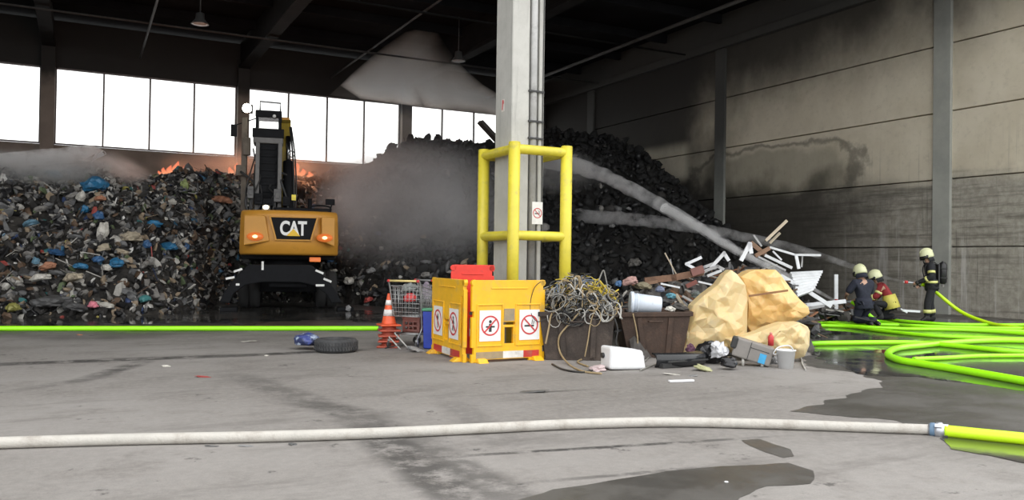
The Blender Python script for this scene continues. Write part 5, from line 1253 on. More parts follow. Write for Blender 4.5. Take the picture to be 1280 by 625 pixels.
def person(label, loc, rz, J, clothes, grp='firefighters at the wall'):
    """J: joints in person space (x to the person's right, y forward, z up)"""
    t = thing('person', label, 'person', loc, rz, grp); J = {k: Vector(v) for k, v in J.items()}
    pts, ed, rad, ix = [], [], [], {}
    def add(key, p, r, par=None):
        ix[key] = len(pts); pts.append(Vector(p)); rad.append(r)
        if par is not None: ed.append((ix[par], ix[key]))
    add('pelvis', J['pelvis'], (.135,.10)); add('spine', J['spine'], (.13,.095), 'pelvis'); add('chest', J['chest'], (.155,.11), 'spine')
    add('neck', J['neck'], .058, 'chest')
    hd = (J['head']-J['neck']).normalized(); fw = J['face'].normalized(); fw = (fw - hd*fw.dot(hd)).normalized()
    add('jaw', J['neck'] + hd*.10 + fw*.025, (.066,.072), 'neck'); add('mid', J['neck'] + hd*.175 + fw*.02, (.078,.09), 'jaw'); add('crown', J['neck'] + hd*.245, (.065,.075), 'mid')
    for s, S in ((-1, 'l'), (1, 'r')):
        add('sh'+S, J['sh'+S], .062, 'chest'); add('el'+S, J['el'+S], .046, 'sh'+S); add('wr'+S, J['wr'+S], .030, 'el'+S)
        d = (J['wr'+S]-J['el'+S]).normalized(); pn = J.get('palm'+S, Vector((0,0,-1))); pn = (pn - d*pn.dot(d)).normalized(); sd = d.cross(pn)
        add('pa'+S, J['wr'+S] + d*.065, (.038,.022), 'wr'+S)
        for q, (off, ln) in enumerate(((-.030,.034),(-.010,.040),(.010,.038),(.029,.030))):
            a = J['wr'+S] + d*.10 + sd*off; add('f%d'%q+S, a, .0105, 'pa'+S)
            add('g%d'%q+S, a + d*ln*.75 + pn*.018, .0095, 'f%d'%q+S); add('h%d'%q+S, a + d*ln*.9 + pn*.018 + pn*ln*.7, .0085, 'g%d'%q+S)
        a = J['wr'+S] + d*.045 + sd*.040*(-1); add('th'+S, a + pn*.012, .012, 'pa'+S); add('ti'+S, a + d*.035 - sd*.012 + pn*.032, .0105, 'th'+S)
        add('hp'+S, J['hp'+S], .088, 'pelvis'); add('kn'+S, J['kn'+S], .062, 'hp'+S); add('an'+S, J['an'+S], .042, 'kn'+S); add('to'+S, J['to'+S], .036, 'an'+S)
    body = skinned('body', pts, ed, rad, SKIN, t)
    # face: nose, eyes, mouth, ears kept small on the head
    hc = J['neck'] + hd*.165 + fw*.02; rt = fw.cross(hd)
    fc = MB(); fc.ico(hc + fw*.098 - hd*.012, .016, 2, smooth=True); fc.build('nose', SKIN, body)
    for s in (-1, 1):
        e = MB(); e.ico(hc + fw*.083 + rt*s*.032 + hd*.018, .011, 2, smooth=True); e.build('eye', mat('eye_white', (.6,.6,.6), .3), body)
        e = MB(); e.ico(hc + rt*s*.080 - fw*.01, (.012,.02,.03), 2, smooth=True); e.build('ear', SKIN, body)
    mo = MB(); mo.beam(hc + fw*.088 - hd*.05 - rt*.022, hc + fw*.088 - hd*.05 + rt*.022, .008, .01); mo.build('mouth', mat('lips', (.3,.12,.1), .5), body)
    # clothing
    g = .030
    P, E_, R_ = [J['pelvis']+Vector((0,0,-.02)), J['spine'], J['chest'], J['neck']-hd*.005], [(0,1),(1,2),(2,3)], [(.165,.13),(.158,.122),(.178,.135),.078]
    for S in 'lr':
        i = len(P); P += [J['sh'+S], J['el'+S]]; E_ += [(2,i),(i,i+1)]; R_ += [.094,.080]
        if clothes.get('sleeve', 'long') == 'long': P.append(J['wr'+S]); E_.append((i+1,i+2)); R_.append(.052)
    jk = skinned('jacket', P, E_, R_, clothes['jacket'], t)
    # jacket skirt over the hips
    ax = (J['spine']-J['pelvis']).normalized(); M = Matrix.Translation(J['pelvis']) @ ax.to_track_quat('Z', 'Y').to_matrix().to_4x4()
    mb = MB(); mb.lathe([(.165,.12),(.178,.02),(.192,-.12),(.186,-.125),(.16,.0)], 24, M=M, sx=1.05, sy=.86); mb.build('jacket_hem', clothes['jacket'], jk)
    P, E_, R_ = [J['pelvis']], [], [(.14,.115)]
    for S in 'lr':
        i = len(P); P += [J['hp'+S], J['kn'+S], J['an'+S]+Vector((0,0,.05))]; E_ += [(0,i),(i,i+1),(i+1,i+2)]; R_ += [.112,.092,.078]
    tr = skinned('trousers', P, E_, R_, clothes['trousers'], t)
    for S in 'lr':
        an, to = J['an'+S], J['to'+S]; dr_ = (to-an); hl = an - Vector((dr_.x, dr_.y, 0)).normalized()*.05; hl.z = max(.045, an.z-.04)
        skinned('boot', [an, an+Vector((0,0,.16))*(1 if J['kn'+S].z > an.z+.2 else .3), to, hl], [(0,1),(0,2),(0,3)], [.062,.066,.046,.050], BOOT, t)
    def band(p, q, f, r, h, par, m=BAND, sx=1, sy=1):
        p, q = Vector(p), Vector(q); c_ = p.lerp(q, f); M = Matrix.Translation(c_) @ (q-p).normalized().to_track_quat('Z', 'Y').to_matrix().to_4x4()
        mb = MB(); mb.lathe([(r-.01,-h/2),(r,-h/2),(r,h/2),(r-.01,h/2)], 22, M=M, sx=sx, sy=sy); return mb.build('reflective_band', m, par)
    for (a, b, f, r, h, which, m) in clothes.get('bands', ()):
        band(J[a], J[b], f, r, h, jk if which == 'j' else tr, m)
    # gloves
    if clothes.get('gloves', True):
        for S in 'lr':
            d = (J['wr'+S]-J['el'+S]).normalized(); M = Matrix.Translation(J['wr'+S]) @ d.to_track_quat('Z', 'Y').to_matrix().to_4x4()
            mb = MB(); mb.lathe([(.048,-.03),(.050,.02),(.040,.05),(.038,.05),(.04,.0)], 16, M=M); mb.build('glove_cuff', GLV, t)
    # helmet
    hcen = J['neck'] + hd*.215 + fw*.005
    M = Matrix.Translation(hcen) @ Matrix((( *rt, 0),( *fw, 0),( *hd, 0),(0,0,0,1))).transposed()
    he = bpy.data.objects.new('helmet', None); COL.objects.link(he); he.parent = t
    mb = MB(); mb.lathe([(.128,-.085),(.142,-.07),(.140,-.02),(.130,.05),(.105,.105),(.06,.137),(0,.148),(0,.138),(.09,.1),(.118,.04),(.122,-.08)], 32, M=M, sx=.92, sy=1.16); mb.build('helmet_shell', HELM, he)
    mb = MB(); mb.tube([M @ Vector((0, .166*cos(a)*.98, .155*sin(a)-.005)) for a in [pi*.12+i*pi*.76/10 for i in range(11)]], .013, 8); mb.build('helmet_crest', HELM, he)
    mb = MB(); vs = []
    for i in range(13):
        a = pi*.5 + (i/12-.5)*pi*.95
        for r, z in ((.150,-.03),(.155,-.10),(.150,-.10),(.145,-.03)): vs.append(M @ Vector((r*cos(a)*.95, r*sin(a)*1.14, z)))
    mb.add(vs, [(i*4+j, i*4+(j+1) % 4, (i+1)*4+(j+1) % 4, (i+1)*4+j) for i in range(12) for j in range(4)], 0, True); mb.build('visor', VISOR, he)
    for s in (-1, 1):
        mb = MB(); mb.lathe([(0,0),(.030,0),(.028,.012),(0,.014)], 16, M=M @ Matrix.Translation((s*.122, .02, -.045)) @ Matrix.Rotation(s*pi/2, 4, 'Y')); mb.build('visor_hinge', VISOR, he)
    mb = MB(); vs = []
    for i in range(11):
        a = -pi*.5 + (i/10-.5)*pi*1.0
        for r, z in ((.130,-.075),(.150,-.19),(.140,-.19),(.122,-.075)): vs.append(M @ Vector((r*cos(a)*.92, r*sin(a)*1.05, z)))
    mb.add(vs, [(i*4+j, i*4+(j+1) % 4, (i+1)*4+(j+1) % 4, (i+1)*4+j) for i in range(10) for j in range(4)], 0, True); mb.build('neck_guard', clothes.get('guard', HELM), he)
    return t, J, jk, tr, M
# standing one, at the wall
pa = G(1163, 403.5); leftdir = -RIGHT + FWD*.25; rzA = atan2(leftdir.y, leftdir.x) - pi/2
JA = dict(pelvis=(0,-.02,.96), spine=(0,-.01,1.14), chest=(0,.02,1.36), neck=(0,.05,1.50), head=(0,.09,1.68), face=(0,1,-.1),
  shl=(-.17,.03,1.42), ell=(-.23,.03,1.14), wrl=(-.07,.31,1.00), shr=(.17,.03,1.42), elr=(.24,.00,1.13), wrr=(.06,.25,.93), palml=(1,0,0), palmr=(-1,0,0),
  hpl=(-.09,-.02,.90), knl=(-.10,.09,.50), anl=(-.11,.10,.09), tol=(-.12,.27,.045), hpr=(.09,-.03,.90), knr=(.10,-.01,.50), anr=(.11,-.08,.09), tor=(.13,.09,.045))
tA, JA_, jkA, trA, MA = person('person in black turnout gear standing at the wall with breathing apparatus, aiming a hose', pa, rzA, JA,
  dict(jacket=CLOTH, trousers=CLOTH, guard=CLOTH, bands=[('shl','ell',.55,.088,.06,'j',BAND),('shr','elr',.55,.088,.06,'j',BAND),('ell','wrl',.35,.074,.05,'j',BAND),('elr','wrr',.35,.074,.05,'j',BAND),
   ('knl','anl',.52,.098,.085,'t',BAND),('knr','anr',.52,.098,.085,'t',BAND),('hpl','knl',.96,.0,.0,'t',BAND)][:6]))
for z, w_ in ((1.0, .20),):
    mb = MB(); mb.lathe([(.188,z-.03),(.192,z-.03),(.192,z+.03),(.188,z+.03)], 28, sx=1.02, sy=.86, M=Matrix.Translation((0,-.015,.02))); mb.build('reflective_band', BAND, jkA)
ba = bpy.data.objects.new('breathing_apparatus', None); COL.objects.link(ba); ba.parent = tA
mb = MB(); mb.box((0,-.155,1.22), (.30,.05,.50)); mb.build('back_plate', CYL, ba, bevel=.02)
mb = MB(); mb.lathe([(0,-.27),(.055,-.265),(.092,-.22),(.095,.20),(.07,.26),(.03,.28),(.03,.30),(0,.30)][::1], 28, M=Matrix.Translation((0,-.275,1.24))); mb.build('air_cylinder', CYL, ba)
mb = MB(); mb.cyl((0,-.275,.96), (0,-.275,.90), .025, n=12); mb.cyl((-.05,-.275,.92), (.05,-.275,.92), .02, n=10); mb.build('cylinder_valve', CC['grey'], ba)
for z in (1.12, 1.36):
    mb = MB(); mb.lathe([(.096,z-.02),(.101,z-.02),(.101,z+.02),(.096,z+.02)], 24, M=Matrix.Translation((0,-.275,0))); mb.build('cylinder_strap', STRAP, ba)
for s in (-1, 1):
    mb = MB(); mb.tube(spline([(s*.09,-.15,1.42),(s*.11,-.02,1.53),(s*.11,.13,1.44),(s*.12,.155,1.25),(s*.15,.05,1.05),(s*.12,-.14,1.02)], 5), .020, 6, flat=.6); mb.build('shoulder_strap', STRAP, ba)
mb = MB(); mb.tube(spline([(.06,-.2,1.0),(.2,-.1,1.2),(.16,.1,1.45),(.05,.17,1.56)], 6), .012, 8); mb.build('air_hose', CYL, ba)
fw = Vector((0,1,-.1)).normalized(); hcA = JA_['neck'] + (JA_['head']-JA_['neck']).normalized()*.15
mb = MB(); mb.ico(hcA + fw*.085, (.075,.05,.085), 2, smooth=True); mb.cyl(hcA + fw*.10 - UP*.03, hcA + fw*.17 - UP*.05, .038, n=16); mb.build('breathing_mask', VISOR, tA)
# the two crouching ones
JC = dict(pelvis=(0,-.16,.46), spine=(0,-.11,.63), chest=(0,.03,.83), neck=(0,.13,.955), head=(0,.20,1.12), face=(0,1,-.1),
  shl=(-.18,.05,.88), ell=(-.25,.16,.63), wrl=(-.10,.40,.58), shr=(.18,.05,.88), elr=(.24,.16,.62), wrr=(.09,.36,.50), palml=(1,0,0), palmr=(-1,0,0),
  hpl=(-.10,-.15,.42), knl=(-.17,.22,.46), anl=(-.13,.06,.09), tol=(-.15,.22,.045), hpr=(.10,-.15,.42), knr=(.13,.12,.10), anr=(.12,-.25,.10), tor=(.12,-.36,.045))
pb = G(1079, 407); dirB = -RIGHT*.30 + FWD; rzB = atan2(dirB.y, dirB.x) - pi/2
sc_b = lambda J, k_: {a: (v if a in ('face','palml','palmr') else tuple(c_*k_ for c_ in v)) for a, v in J.items()}
JB = dict(pelvis=(0,-.02,.50), spine=(0,0,.68), chest=(0,.03,.90), neck=(0,.06,1.03), head=(0,.11,1.20), face=(0,1,-.1),
  shl=(-.20,.03,.96), ell=(-.31,.13,.71), wrl=(-.13,.40,.62), shr=(.20,.03,.96), elr=(.28,.13,.70), wrr=(.05,.38,.54), palml=(1,0,0), palmr=(-1,0,0),
  hpl=(-.09,-.02,.46), knl=(-.11,.12,.10), anl=(-.09,-.28,.10), tol=(-.09,-.40,.05), hpr=(.09,-.02,.46), knr=(.12,.13,.10), anr=(.09,-.28,.10), tor=(.09,-.40,.05))
tB, JB_, jkB, trB, MB_ = person('person in navy coverall with bare forearms kneeling with back to the camera', pb, rzB, JB, dict(jacket=NAVY, trousers=NAVY, sleeve='short', gloves=False, guard=NAVY))
tB.scale = (1.10, 1.08, 1.04)
pc_ = G(1105, 402); dirC = -RIGHT + FWD*.55; rzC = atan2(dirC.y, dirC.x) - pi/2
tC, JC_, jkC, trC, MC_ = person('person in red jacket with yellow back panel crouching behind the hose crew', pc_, rzC, JC,
  dict(jacket=REDJ, trousers=CLOTH, guard=CLOTH, bands=[('shl','ell',.6,.088,.06,'j',BAND),('ell','wrl',.3,.074,.05,'j',BAND),('elr','wrr',.3,.074,.05,'j',BAND)]))
mb = MB(); ax = (JC_['spine']-JC_['pelvis']).normalized(); M = Matrix.Translation(JC_['pelvis']) @ ax.to_track_quat('Z', 'Y').to_matrix().to_4x4()
mb.lathe([(.186,.22),(.206,.05),(.220,-.125),(.214,-.13),(.18,.2)], 26, M=M, sx=1.04, sy=.86); mb.build('yellow_panel', YELJ, jkC)
for S in 'lr':
    pass
# nozzles and their hoses
def world(t, p): return Matrix.Translation(t.location) @ Matrix.Rotation(t.rotation_euler[2], 4, 'Z') @ Vector(p)
def nozzle(label, base, tip, grp='fire hose nozzles'):
    o = (base+tip)/2; ax = (tip-base).normalized(); L_ = (tip-base).length; t = thing('fire_nozzle', label, 'nozzle', o, 0, grp); M = ax.to_track_quat('Z', 'Y').to_matrix().to_4x4()
    mb = MB(); mb.lathe([(.034,-L_/2),(.036,-L_/2+.05),(.028,-L_/2+.06),(.028,L_*.2),(.022,L_*.3),(.022,L_/2-.02)], 20, M=M); mb.build('nozzle_barrel', CMT, t)
    mb = MB(); mb.lathe([(.026,L_/2-.08),(.038,L_/2-.07),(.040,L_/2),(.022,L_/2),(.02,L_/2-.05)], 20, M=M); mb.build('nozzle_tip', RB, t)
    mb = MB(); q = M @ Vector((0,0,-.03)); mb.tube([q, q-UP*.10], .016, 10); mb.build('pistol_grip', VISOR, t)
nA0 = world(tA, (0,.22,.965)); nA1 = nA0 + (-RIGHT + FWD*.30 + UP*.12).normalized()*.38
nozzle('hose nozzle in the hands of the standing person', nA0, nA1)
nB0 = world(tB, (0,.40,.53)); tipB = at_d(1046, 376, depth_of(nB0)+.15); nB1 = nB0 + (tipB-nB0).normalized()*.38
nozzle('hose nozzle held by the kneeling person in navy', nB0, nB1)
hipA = world(tA, (.27,-.12,.80)); hA = [nA0, world(tA, (.10,.10,.90)), hipA]
pts = spline([nA0, world(tA, (.16,.05,.90)), world(tA, (.30,-.14,.80)), at_d(1200,389,depth_of(pa)-.2), at_z(1232,402.5,.1), at_z(1262,408.5,.045), at_z(1310,413,.045), at_z(1440,421,.045)], 10)
mb = MB(); mb.tube(pts, .044, 12); tag(mb.build('fire_hose', NEON2, origin=pts[20]), 'neon hose coming down from the hip of the standing person', 'hose', 'neon hoses by the firefighters')
pts = spline([nB0, world(tB, (.10,.12,.36)), world(tB, (.34,-.12,.06)), at_z(1100,402,.045), at_z(1160,410,.045), at_z(1310,415.5,.045), at_z(1440,421,.045)], 10)
mb = MB(); mb.tube(pts, .044, 12); tag(mb.build('fire_hose', NEON, origin=pts[20]), 'neon hose feeding the nozzle of the kneeling person in navy', 'hose', 'neon hoses by the firefighters')
# ================================================================ water on the ground
k = NT('wet_concrete'); n1 = k.noise(1.1, 7, .7); n2 = k.noise(10, 6, .7)
c = k.mix(k.ramp(n1, .35, .65), (.060,.056,.050), (.085,.080,.072)); c = k.mix(k.ramp(n2, .55, .75, 0, .4), c, (.11,.105,.095))
k.put(k.b.inputs['Base Color'], c); k.put(k.b.inputs['Roughness'], k.ramp(n1, .40, .62, .30, .55)); k.b.inputs['Specular IOR Level'].default_value = .5; k.bump(n2, .06, .01)
WETM = k.m
k = NT('standing_water'); n1 = k.noise(.8, 5, .6); c = k.mix(k.ramp(n1, .3, .7), (.030,.030,.028), (.055,.053,.05)); k.put(k.b.inputs['Base Color'], c); k.put(k.b.inputs['Roughness'], k.ramp(n1, .42, .6, .03, .22)); k.b.inputs['Specular IOR Level'].default_value = .6
k.bump(k.noise(3.0, 3, .5), .05, .02)
POOL = k.m
def puddle(label, px, m, z, jag=.10, seed=0, name='puddle'):
    P = [G(*q) for q in px]; Q = []
    for a, b in zip(P, P[1:]+P[:1]):
        L_ = (b-a).length; n_ = max(2, int(L_/.09))
        nn = Vector((-(b-a).y, (b-a).x, 0)).normalized()
        for i in range(n_):
            p = a.lerp(b, i/n_); amp = min(jag, L_*.2)*(1+.06*depth_of(p))
            Q.append(p + nn*amp*(noise.fractal(p*1.3 + Vector((seed, 0, 0)), 1, 2, 5)))
    for q in Q: q.x = min(q.x, UW-.06)
    o = sum(Q, Vector())/len(Q); r = geometry.delaunay_2d_cdt([q.to_2d() for q in Q], [(i, (i+1) % len(Q)) for i in range(len(Q))], [], 1, 1e-5)
    mb = MB(); mb.add([Vector((v.x, v.y, z)) for v in r[0]], [tuple(f) for f in r[2]]); ob = mb.build(name, m, origin=(o.x, o.y, 0)); return tag(ob, label, 'puddle', kind='stuff')
puddle('wet dark patch of concrete around the neon hoses', [(1012,445),(1016,410),(1000,396),(1100,385),(1340,398),(1380,560),(1290,566),(1220,552),(1165,545),(1120,527),(1060,522),(985,514),(1020,505),(1050,494),(1085,486),(1100,476),(1040,462),(1004,456)], WETM, .003, .12, 1, 'wet_patch')
puddle('standing water under the neon hoses', [(1014,443),(1018,415),(1060,400),(1160,398),(1330,404),(1360,502),(1240,482),(1140,470),(1090,470),(1030,455)], POOL, .005, .12, 2)
puddle('water under the yellow green hose at the coupling', [(1172,548),(1200,541),(1290,548),(1380,560),(1400,600),(1290,582),(1240,570),(1190,562)], POOL, .005, .05, 3)
puddle('large wet patch on the yard in front', [(640,632),(690,612),(760,601),(830,589),(900,582),(985,579),(1010,588),(1004,602),(960,608),(925,622),(905,640),(780,660),(660,650)], WETM, .003, .06, 4, 'wet_patch')
puddle('small wet patch below the white hose', [(928,551),(948,549),(966,556),(986,562),(994,571),(978,573),(955,565),(938,557)], WETM, .003, .03, 5, 'wet_patch')
puddle('soaked black strip of floor in front of the waste heap', [(-80,409),(-80,385),(60,386),(180,384),(300,384),(420,386),(480,392),(472,404),(380,400),(300,405),(180,404),(90,408)], POOL, .004, .25, 6)
# ================================================================ water jets
def vol(name, dens, col=(.9,.9,.92), aniso=.3):
    m = bpy.data.materials.new(name); m.use_nodes = True; N, L = m.node_tree.nodes, m.node_tree.links; N.remove(N['Principled BSDF'])
    v = N.new('ShaderNodeVolumeScatter'); v.inputs['Color'].default_value = (*col, 1); v.inputs['Anisotropy'].default_value = aniso
    tc = N.new('ShaderNodeTexCoord'); nz = N.new('ShaderNodeTexNoise'); nz.inputs['Scale'].default_value = 3.2; nz.inputs['Detail'].default_value = 4; nz.inputs['Roughness'].default_value = .65; L.new(tc.outputs['Object'], nz.inputs['Vector'])
    mr = N.new('ShaderNodeMapRange'); mr.inputs[1].default_value = .36; mr.inputs[2].default_value = .64; mr.inputs[3].default_value = dens*.12; mr.inputs[4].default_value = dens*1.9; L.new(nz.outputs['Fac'], mr.inputs[0]); L.new(mr.outputs[0], v.inputs['Density'])
    L.new(v.outputs[0], N['Material Output'].inputs['Volume']); return m
def hit_heap(px, py, deep=.5):
    x, y, z = cray(px, py); a, b = to_hall(x, y); t = 16.0
    while t < 36 and H+z*t > heap_z(a*t, b*t): t += .05
    return Vector((a*(t+deep), b*(t+deep), H+z*(t+deep)))
def jet(label, pts, r0, r1, m, name='water_jet'):
    P = spline(pts, 10); n = len(P); mb = MB(); rs = [r0 + (r1-r0)*(i/(n-1))**1.1 for i in range(n)]
    V = []; mb.tube(P, rs, 14, smooth=True)
    for i, v in enumerate(mb.v):    # ragged edge
        c_ = P[min(n-1, i//14)]; f = min(1, (i//14)/n); v += (v-c_)*(.35*f*noise.noise(v*3.0) + .2*f*noise.noise(v*9.0))
    o = mb.build(name, m, origin=P[n//2]); return tag(o, label, 'water jet')
dB_, dA_ = depth_of(nB1), depth_of(nA1)
jet('thick white water jet from the crouching pair up to the black heap', [nB1, at_d(1005,355,dB_+.8), at_d(975,340,dB_+1.4), at_d(930,318,dB_+2.4), at_d(880,288,dB_+3.6), at_d(820,253,dB_+5), at_d(765,224,dB_+6.4), at_d(725,209,dB_+7.6), hit_heap(668,199)], .035, .31, vol('jet_spray', 3.0))
jet('narrow core of the thick water jet', [nB1, at_d(1005,355,dB_+.8), at_d(975,340,dB_+1.4), at_d(930,318,dB_+2.4), at_d(880,288,dB_+3.6), at_d(830,259,dB_+4.8)], .03, .14, vol('jet_core', 8.0))
jet('thin water jet from the standing person reaching over the scrap heap', [nA1, at_d(1100,345,dA_+.7), at_d(1050,328,dA_+1.6), at_d(1000,312,dA_+2.5), at_d(930,296,dA_+3.8), at_d(860,283,dA_+5.2), at_d(790,274,dA_+5.6), hit_heap(715,270)], .03, .25, vol('jet_spray_thin', 2.2))
# ================================================================ smoke and mist
def smoke(name, label, px, py, hw, hh, d, hd, dens, col, nscale=2.2, lo=.38, hi=.66, tilt=0.0, aniso=.2, edge=.9, off=0.0):
    m = bpy.data.materials.new(name+'_volume'); m.use_nodes = True; nt = m.node_tree; N, L = nt.nodes, nt.links; N.remove(N['Principled BSDF'])
    tc = N.new('ShaderNodeTexCoord'); ln = N.new('ShaderNodeVectorMath'); ln.operation = 'LENGTH'; L.new(tc.outputs['Object'], ln.inputs[0])
    nz = N.new('ShaderNodeTexNoise'); nz.inputs['Scale'].default_value = nscale; nz.inputs['Detail'].default_value = 4; nz.inputs['Roughness'].default_value = .55; nz.inputs['Distortion'].default_value = .4
    mp = N.new('ShaderNodeMapping'); mp.inputs['Location'].default_value = (off, off*2, off*3); L.new(tc.outputs['Object'], mp.inputs[0]); L.new(mp.outputs[0], nz.inputs['Vector'])
    fa = N.new('ShaderNodeMapRange'); fa.interpolation_type = 'SMOOTHSTEP'; fa.inputs[1].default_value = 1.0; fa.inputs[2].default_value = 1-edge; L.new(ln.outputs['Value'], fa.inputs[0])
    nr = N.new('ShaderNodeMapRange'); nr.inputs[1].default_value = lo; nr.inputs[2].default_value = hi; L.new(nz.outputs['Fac'], nr.inputs[0])
    a = N.new('ShaderNodeMath'); a.operation = 'MULTIPLY'; L.new(fa.outputs[0], a.inputs[0]); L.new(nr.outputs[0], a.inputs[1])
    b = N.new('ShaderNodeMath'); b.operation = 'MULTIPLY'; L.new(a.outputs[0], b.inputs[0]); b.inputs[1].default_value = dens
    v = N.new('ShaderNodeVolumeScatter'); v.inputs['Color'].default_value = (*col, 1); v.inputs['Anisotropy'].default_value = aniso; L.new(b.outputs[0], v.inputs['Density'])
    L.new(v.outputs[0], N['Material Output'].inputs['Volume'])
    mb = MB(); mb.ico((0,0,0), 1.0, 3, smooth=True); o = mb.build(name, m)
    o.location = at_d(px, py, d); o.scale = (hw*d/F, hd, hh*d/F)
    o.rotation_mode = 'XYZ'; o.matrix_basis = Matrix.Translation(o.location) @ Matrix.Rotation(FACE, 4, 'Z') @ Matrix.Rotation(tilt, 4, 'Y') @ Matrix.Diagonal((*o.scale, 1))
    return tag(o, label, 'smoke', kind='stuff')
smoke('heap_smoke', 'grey smoke hanging in front of the black heap between excavator and column', 525, 262, 150, 105, 25.4, 3.0, .85, (.88,.89,.91), off=1.3, edge=.95, lo=.2, hi=.7, nscale=1.5)
smoke('heap_smoke', 'thicker grey smoke rising right beside the excavator', 440, 258, 62, 78, 25.6, 2.4, .85, (.88,.89,.91), off=2.9, edge=.95, lo=.25, hi=.75, nscale=1.6, tilt=.2)
smoke('crest_smoke', 'brownish smoke rolling along the heap crest below the windows', 480, 208, 135, 40, 29.5, 2.5, .7, (.87,.87,.87), off=3.1, lo=.25, hi=.75, edge=.95, nscale=1.6)
smoke('fire_smoke', 'pinkish smoke over the flames behind the excavator', 320, 208, 135, 36, 27.6, 2.4, .6, (.88,.82,.80), off=2.2, lo=.25, hi=.75, edge=.95)
smoke('spray_mist', 'white water mist blowing over the heap crest at the frame edge', 40, 213, 130, 30, depth_of(at_v(40, 213, 26.0)), 1.6, 2.4, (.95,.955,.96), off=4.1, nscale=1.5, lo=.25, hi=.7, aniso=.55)
smoke('spray_mist', 'second puff of white mist drifting down beside the flames', 146, 213, 58, 24, depth_of(at_v(146, 213, 26.4)), 1.2, 2.0, (.95,.955,.96), off=6.1, tilt=.4, lo=.25, hi=.7, aniso=.55)
smoke('spray_mist', 'mist where the thick jet hits the black heap behind the column', 690, 215, 85, 36, 28.5, 1.6, .8, (.86,.87,.89), off=7.7, lo=.25, hi=.75)
# the plume: a fan of spray and smoke standing before the windows, lens-shaped in section
def plume(label, outline, inner, d, bulge, dens, col, aniso, off):
    A = outline; al = A+inner; n = len(A); r = geometry.delaunay_2d_cdt([Vector((q[0], -q[1])) for q in al], [(i, (i+1) % n) for i in range(n)], [], 1, 1e-4)
    P, Q = [], []
    for i, v in enumerate(r[0]):
        on = (r[3][i][0] if r[3][i] else 0) < n; p = at_d(v.x, -v.y, d); b = .03 if on else bulge; P.append(p-FWD*b); Q.append(p+FWD*b)
    o = sum(P, Vector())/len(P); k_ = len(P); fs = [tuple(f) for f in r[2]]; mb = MB(); mb.add([p-o for p in P]+[q-o for q in Q], fs+[tuple(k_+i for i in f[::-1]) for f in fs])
    ed = {(a, b) for f in fs for a, b in zip(f, f[1:]+f[:1])}
    for a, b in ed:
        if (b, a) not in ed: mb.f.append((b, a, k_+a, k_+b)); mb.mi.append(0); mb.sm.append(False)
    m = bpy.data.materials.new('plume_volume'); m.use_nodes = True; nt = m.node_tree; N, L = nt.nodes, nt.links; N.remove(N['Principled BSDF'])
    tc = N.new('ShaderNodeTexCoord'); mp = N.new('ShaderNodeMapping'); mp.inputs['Location'].default_value = (off,)*3; mp.inputs['Scale'].default_value = (.55,.55,.3); L.new(tc.outputs['Object'], mp.inputs[0])
    nz = N.new('ShaderNodeTexNoise'); nz.inputs['Scale'].default_value = 1.0; nz.inputs['Detail'].default_value = 4; L.new(mp.outputs[0], nz.inputs['Vector'])
    mr = N.new('ShaderNodeMapRange'); mr.inputs[1].default_value = .3; mr.inputs[2].default_value = .7; mr.inputs[3].default_value = dens*.45; mr.inputs[4].default_value = dens*1.4; L.new(nz.outputs['Fac'], mr.inputs[0])
    v = N.new('ShaderNodeVolumeScatter'); v.inputs['Color'].default_value = (*col, 1); v.inputs['Anisotropy'].default_value = aniso; L.new(mr.outputs[0], v.inputs['Density']); L.new(v.outputs[0], N['Material Output'].inputs['Volume'])
    ob = mb.build('smoke_plume', m, loc=o); return tag(ob, label, 'smoke', kind='stuff')
PO = [(412,119),(425,107),(440,92),(462,73),(480,58),(498,46),(512,36),(524,27),(532,24),(540,28),(548,40),(556,55),(568,72),(585,90),(604,106),(624,118),(640,128),(640,150),(610,143),(570,139),(530,134),(490,129),(450,124)]
PI_ = [(445,110),(465,100),(485,85),(505,70),(522,55),(532,45),(490,112),(515,100),(535,80),(545,105),(565,100),(575,122),(600,125),(620,133),(540,125),(505,122),(470,116)]
plume('pale brown plume fanning up to the roof above the windows', PO, PI_, 36.3, 1.2, .8, (.98,.84,.75), .5, .7)
smoke('crest_smoke', 'thin haze veiling the lower part of the windows by the column', 500, 150, 130, 45, 35.8, 1.2, .12, (.9,.86,.84), off=8.8, lo=.2, hi=.7, edge=.95, aniso=.5)
# the jet that makes the white mist comes in from beyond the frame edge
jet('white water jet crossing the heap crest from outside the frame', [at_v(-60,208,26.1), at_v(0,201,26.1), at_v(60,196,26.2), at_v(112,192,26.3), at_v(121,196,26.3)], .20, .24, vol('far_jet', 4.5, (.96,.96,.97), .55))
# ================================================================ flames
FL = bpy.data.materials.new('flame'); FL.use_nodes = True; N, L = FL.node_tree.nodes, FL.node_tree.links; N.remove(N['Principled BSDF'])
tc = N.new('ShaderNodeTexCoord'); sp = N.new('ShaderNodeSeparateXYZ'); L.new(tc.outputs['Generated'], sp.inputs[0]); cr = N.new('ShaderNodeValToRGB')
cr.color_ramp.elements[0].color = (1,.40,.20,1); cr.color_ramp.elements[1].color = (1,.17,.08,1); L.new(sp.outputs[2], cr.inputs[0])
em = N.new('ShaderNodeEmission'); em.inputs[1].default_value = 1.1; L.new(cr.outputs[0], em.inputs[0]); tr_ = N.new('ShaderNodeBsdfTransparent'); mx = N.new('ShaderNodeMixShader')
lw = N.new('ShaderNodeLayerWeight'); lw.inputs[0].default_value = .35; iv = N.new('ShaderNodeMath'); iv.operation = 'MULTIPLY_ADD'; iv.inputs[1].default_value = -.8; iv.inputs[2].default_value = .55; iv.use_clamp = True; L.new(lw.outputs['Facing'], iv.inputs[0])
L.new(iv.outputs[0], mx.inputs[0]); L.new(tr_.outputs[0], mx.inputs[1]); L.new(em.outputs[0], mx.inputs[2]); L.new(mx.outputs[0], N['Material Output'].inputs[0])
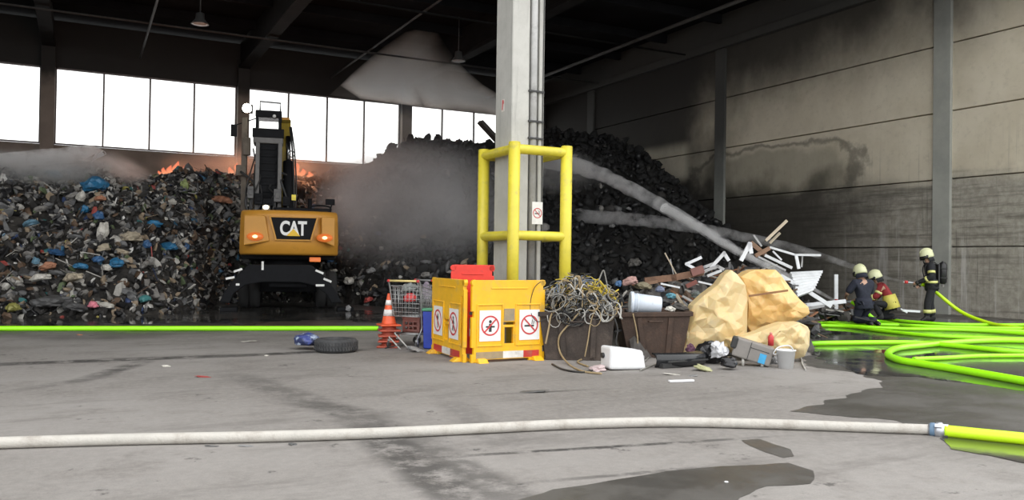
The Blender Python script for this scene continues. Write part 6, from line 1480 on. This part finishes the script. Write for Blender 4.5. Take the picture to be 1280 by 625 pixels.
rf = random.Random(3); fi_ = [(205,219,10,10),(213,219,12,13),(221,218,12,17),(229,219,12,12),(237,221,10,9),(199,220,9,7),(288,218,10,10),(296,216,9,13),(362,219,11,13),(370,220,13,17),(378,221,11,11),(387,222,10,8)]
places = ['leftmost flame of the row above the blue bags', 'flame in the row above the blue bags, beside its leftmost one', 'tallest flame of the row above the blue bags', 'flame just past the tallest one above the blue bags', 'last flame of the row above the blue bags, nearest the excavator', 'tiny flame starting the row above the blue bags',
          'small flame behind the lifting arm of the excavator', 'taller flame behind the lifting arm of the excavator', 'flame beside the excavator boom', 'tallest flame beyond the excavator boom', 'flame behind the tallest one by the boom', 'last low flame by the boom towards the column']
for i, (px, py, w_, h_) in enumerate(fi_):
    d = 27.6 if px < 250 else 28.2; b = at_d(px, py, d); kx_ = d/F; mb = MB(); prof = []
    vs, fs = ICO[3]
    out = []
    for q in vs:
        z = q[2]*.5+.5; wv = (1-z)**.6*1.15 if z > .25 else 1.0
        out.append((q[0]*w_*kx_*.5*wv + .12*w_*kx_*sin(z*6+i), q[1]*w_*kx_*.4*wv, z*h_*kx_))
    mb.add(out, fs, 0, True); o = mb.build('flame', FL, loc=b, rot=(0,0,FACE)); tag(o, places[i], 'flame', kind='stuff')
for i, (px, py, e) in enumerate(((220,206,60), (374,204,70), (290,204,60))):
    l = bpy.data.lights.new('fire_light', 'POINT'); l.energy = e; l.color = (1,.36,.14); l.shadow_soft_size = .5; o = bpy.data.objects.new('fire_light', l); COL.objects.link(o); o.location = at_d(px, py, 28.0 if px < 250 else 28.6)
# ================================================================ light and picture
w = bpy.data.worlds.new('overcast_sky'); scene.world = w; w.use_nodes = True
N, L = w.node_tree.nodes, w.node_tree.links; bg = N['Background']
tc = N.new('ShaderNodeTexCoord'); sp = N.new('ShaderNodeSeparateXYZ'); L.new(tc.outputs['Generated'], sp.inputs[0])
rp = N.new('ShaderNodeValToRGB'); rp.color_ramp.elements[0].position = .0; rp.color_ramp.elements[0].color = (.93, .94, .95, 1)
rp.color_ramp.elements[1].position = .6; rp.color_ramp.elements[1].color = (1.0, 1.0, 1.0, 1)
L.new(sp.outputs[2], rp.inputs[0]); L.new(rp.outputs[0], bg.inputs[0]); bg.inputs[1].default_value = 2.0
scene.view_settings.view_transform = 'Standard'; scene.view_settings.look = 'None'; scene.view_settings.gamma = 1.0
scene.view_settings.use_curve_mapping = False; scene.view_settings.exposure = 0.35
cy = scene.cycles
cy.max_bounces = 10; cy.diffuse_bounces = 5; cy.glossy_bounces = 4; cy.transparent_max_bounces = 16; cy.volume_bounces = 8
cy.use_denoising = True; cy.sample_clamp_indirect = 6.0; cy.use_adaptive_sampling = True; cy.adaptive_threshold = .02
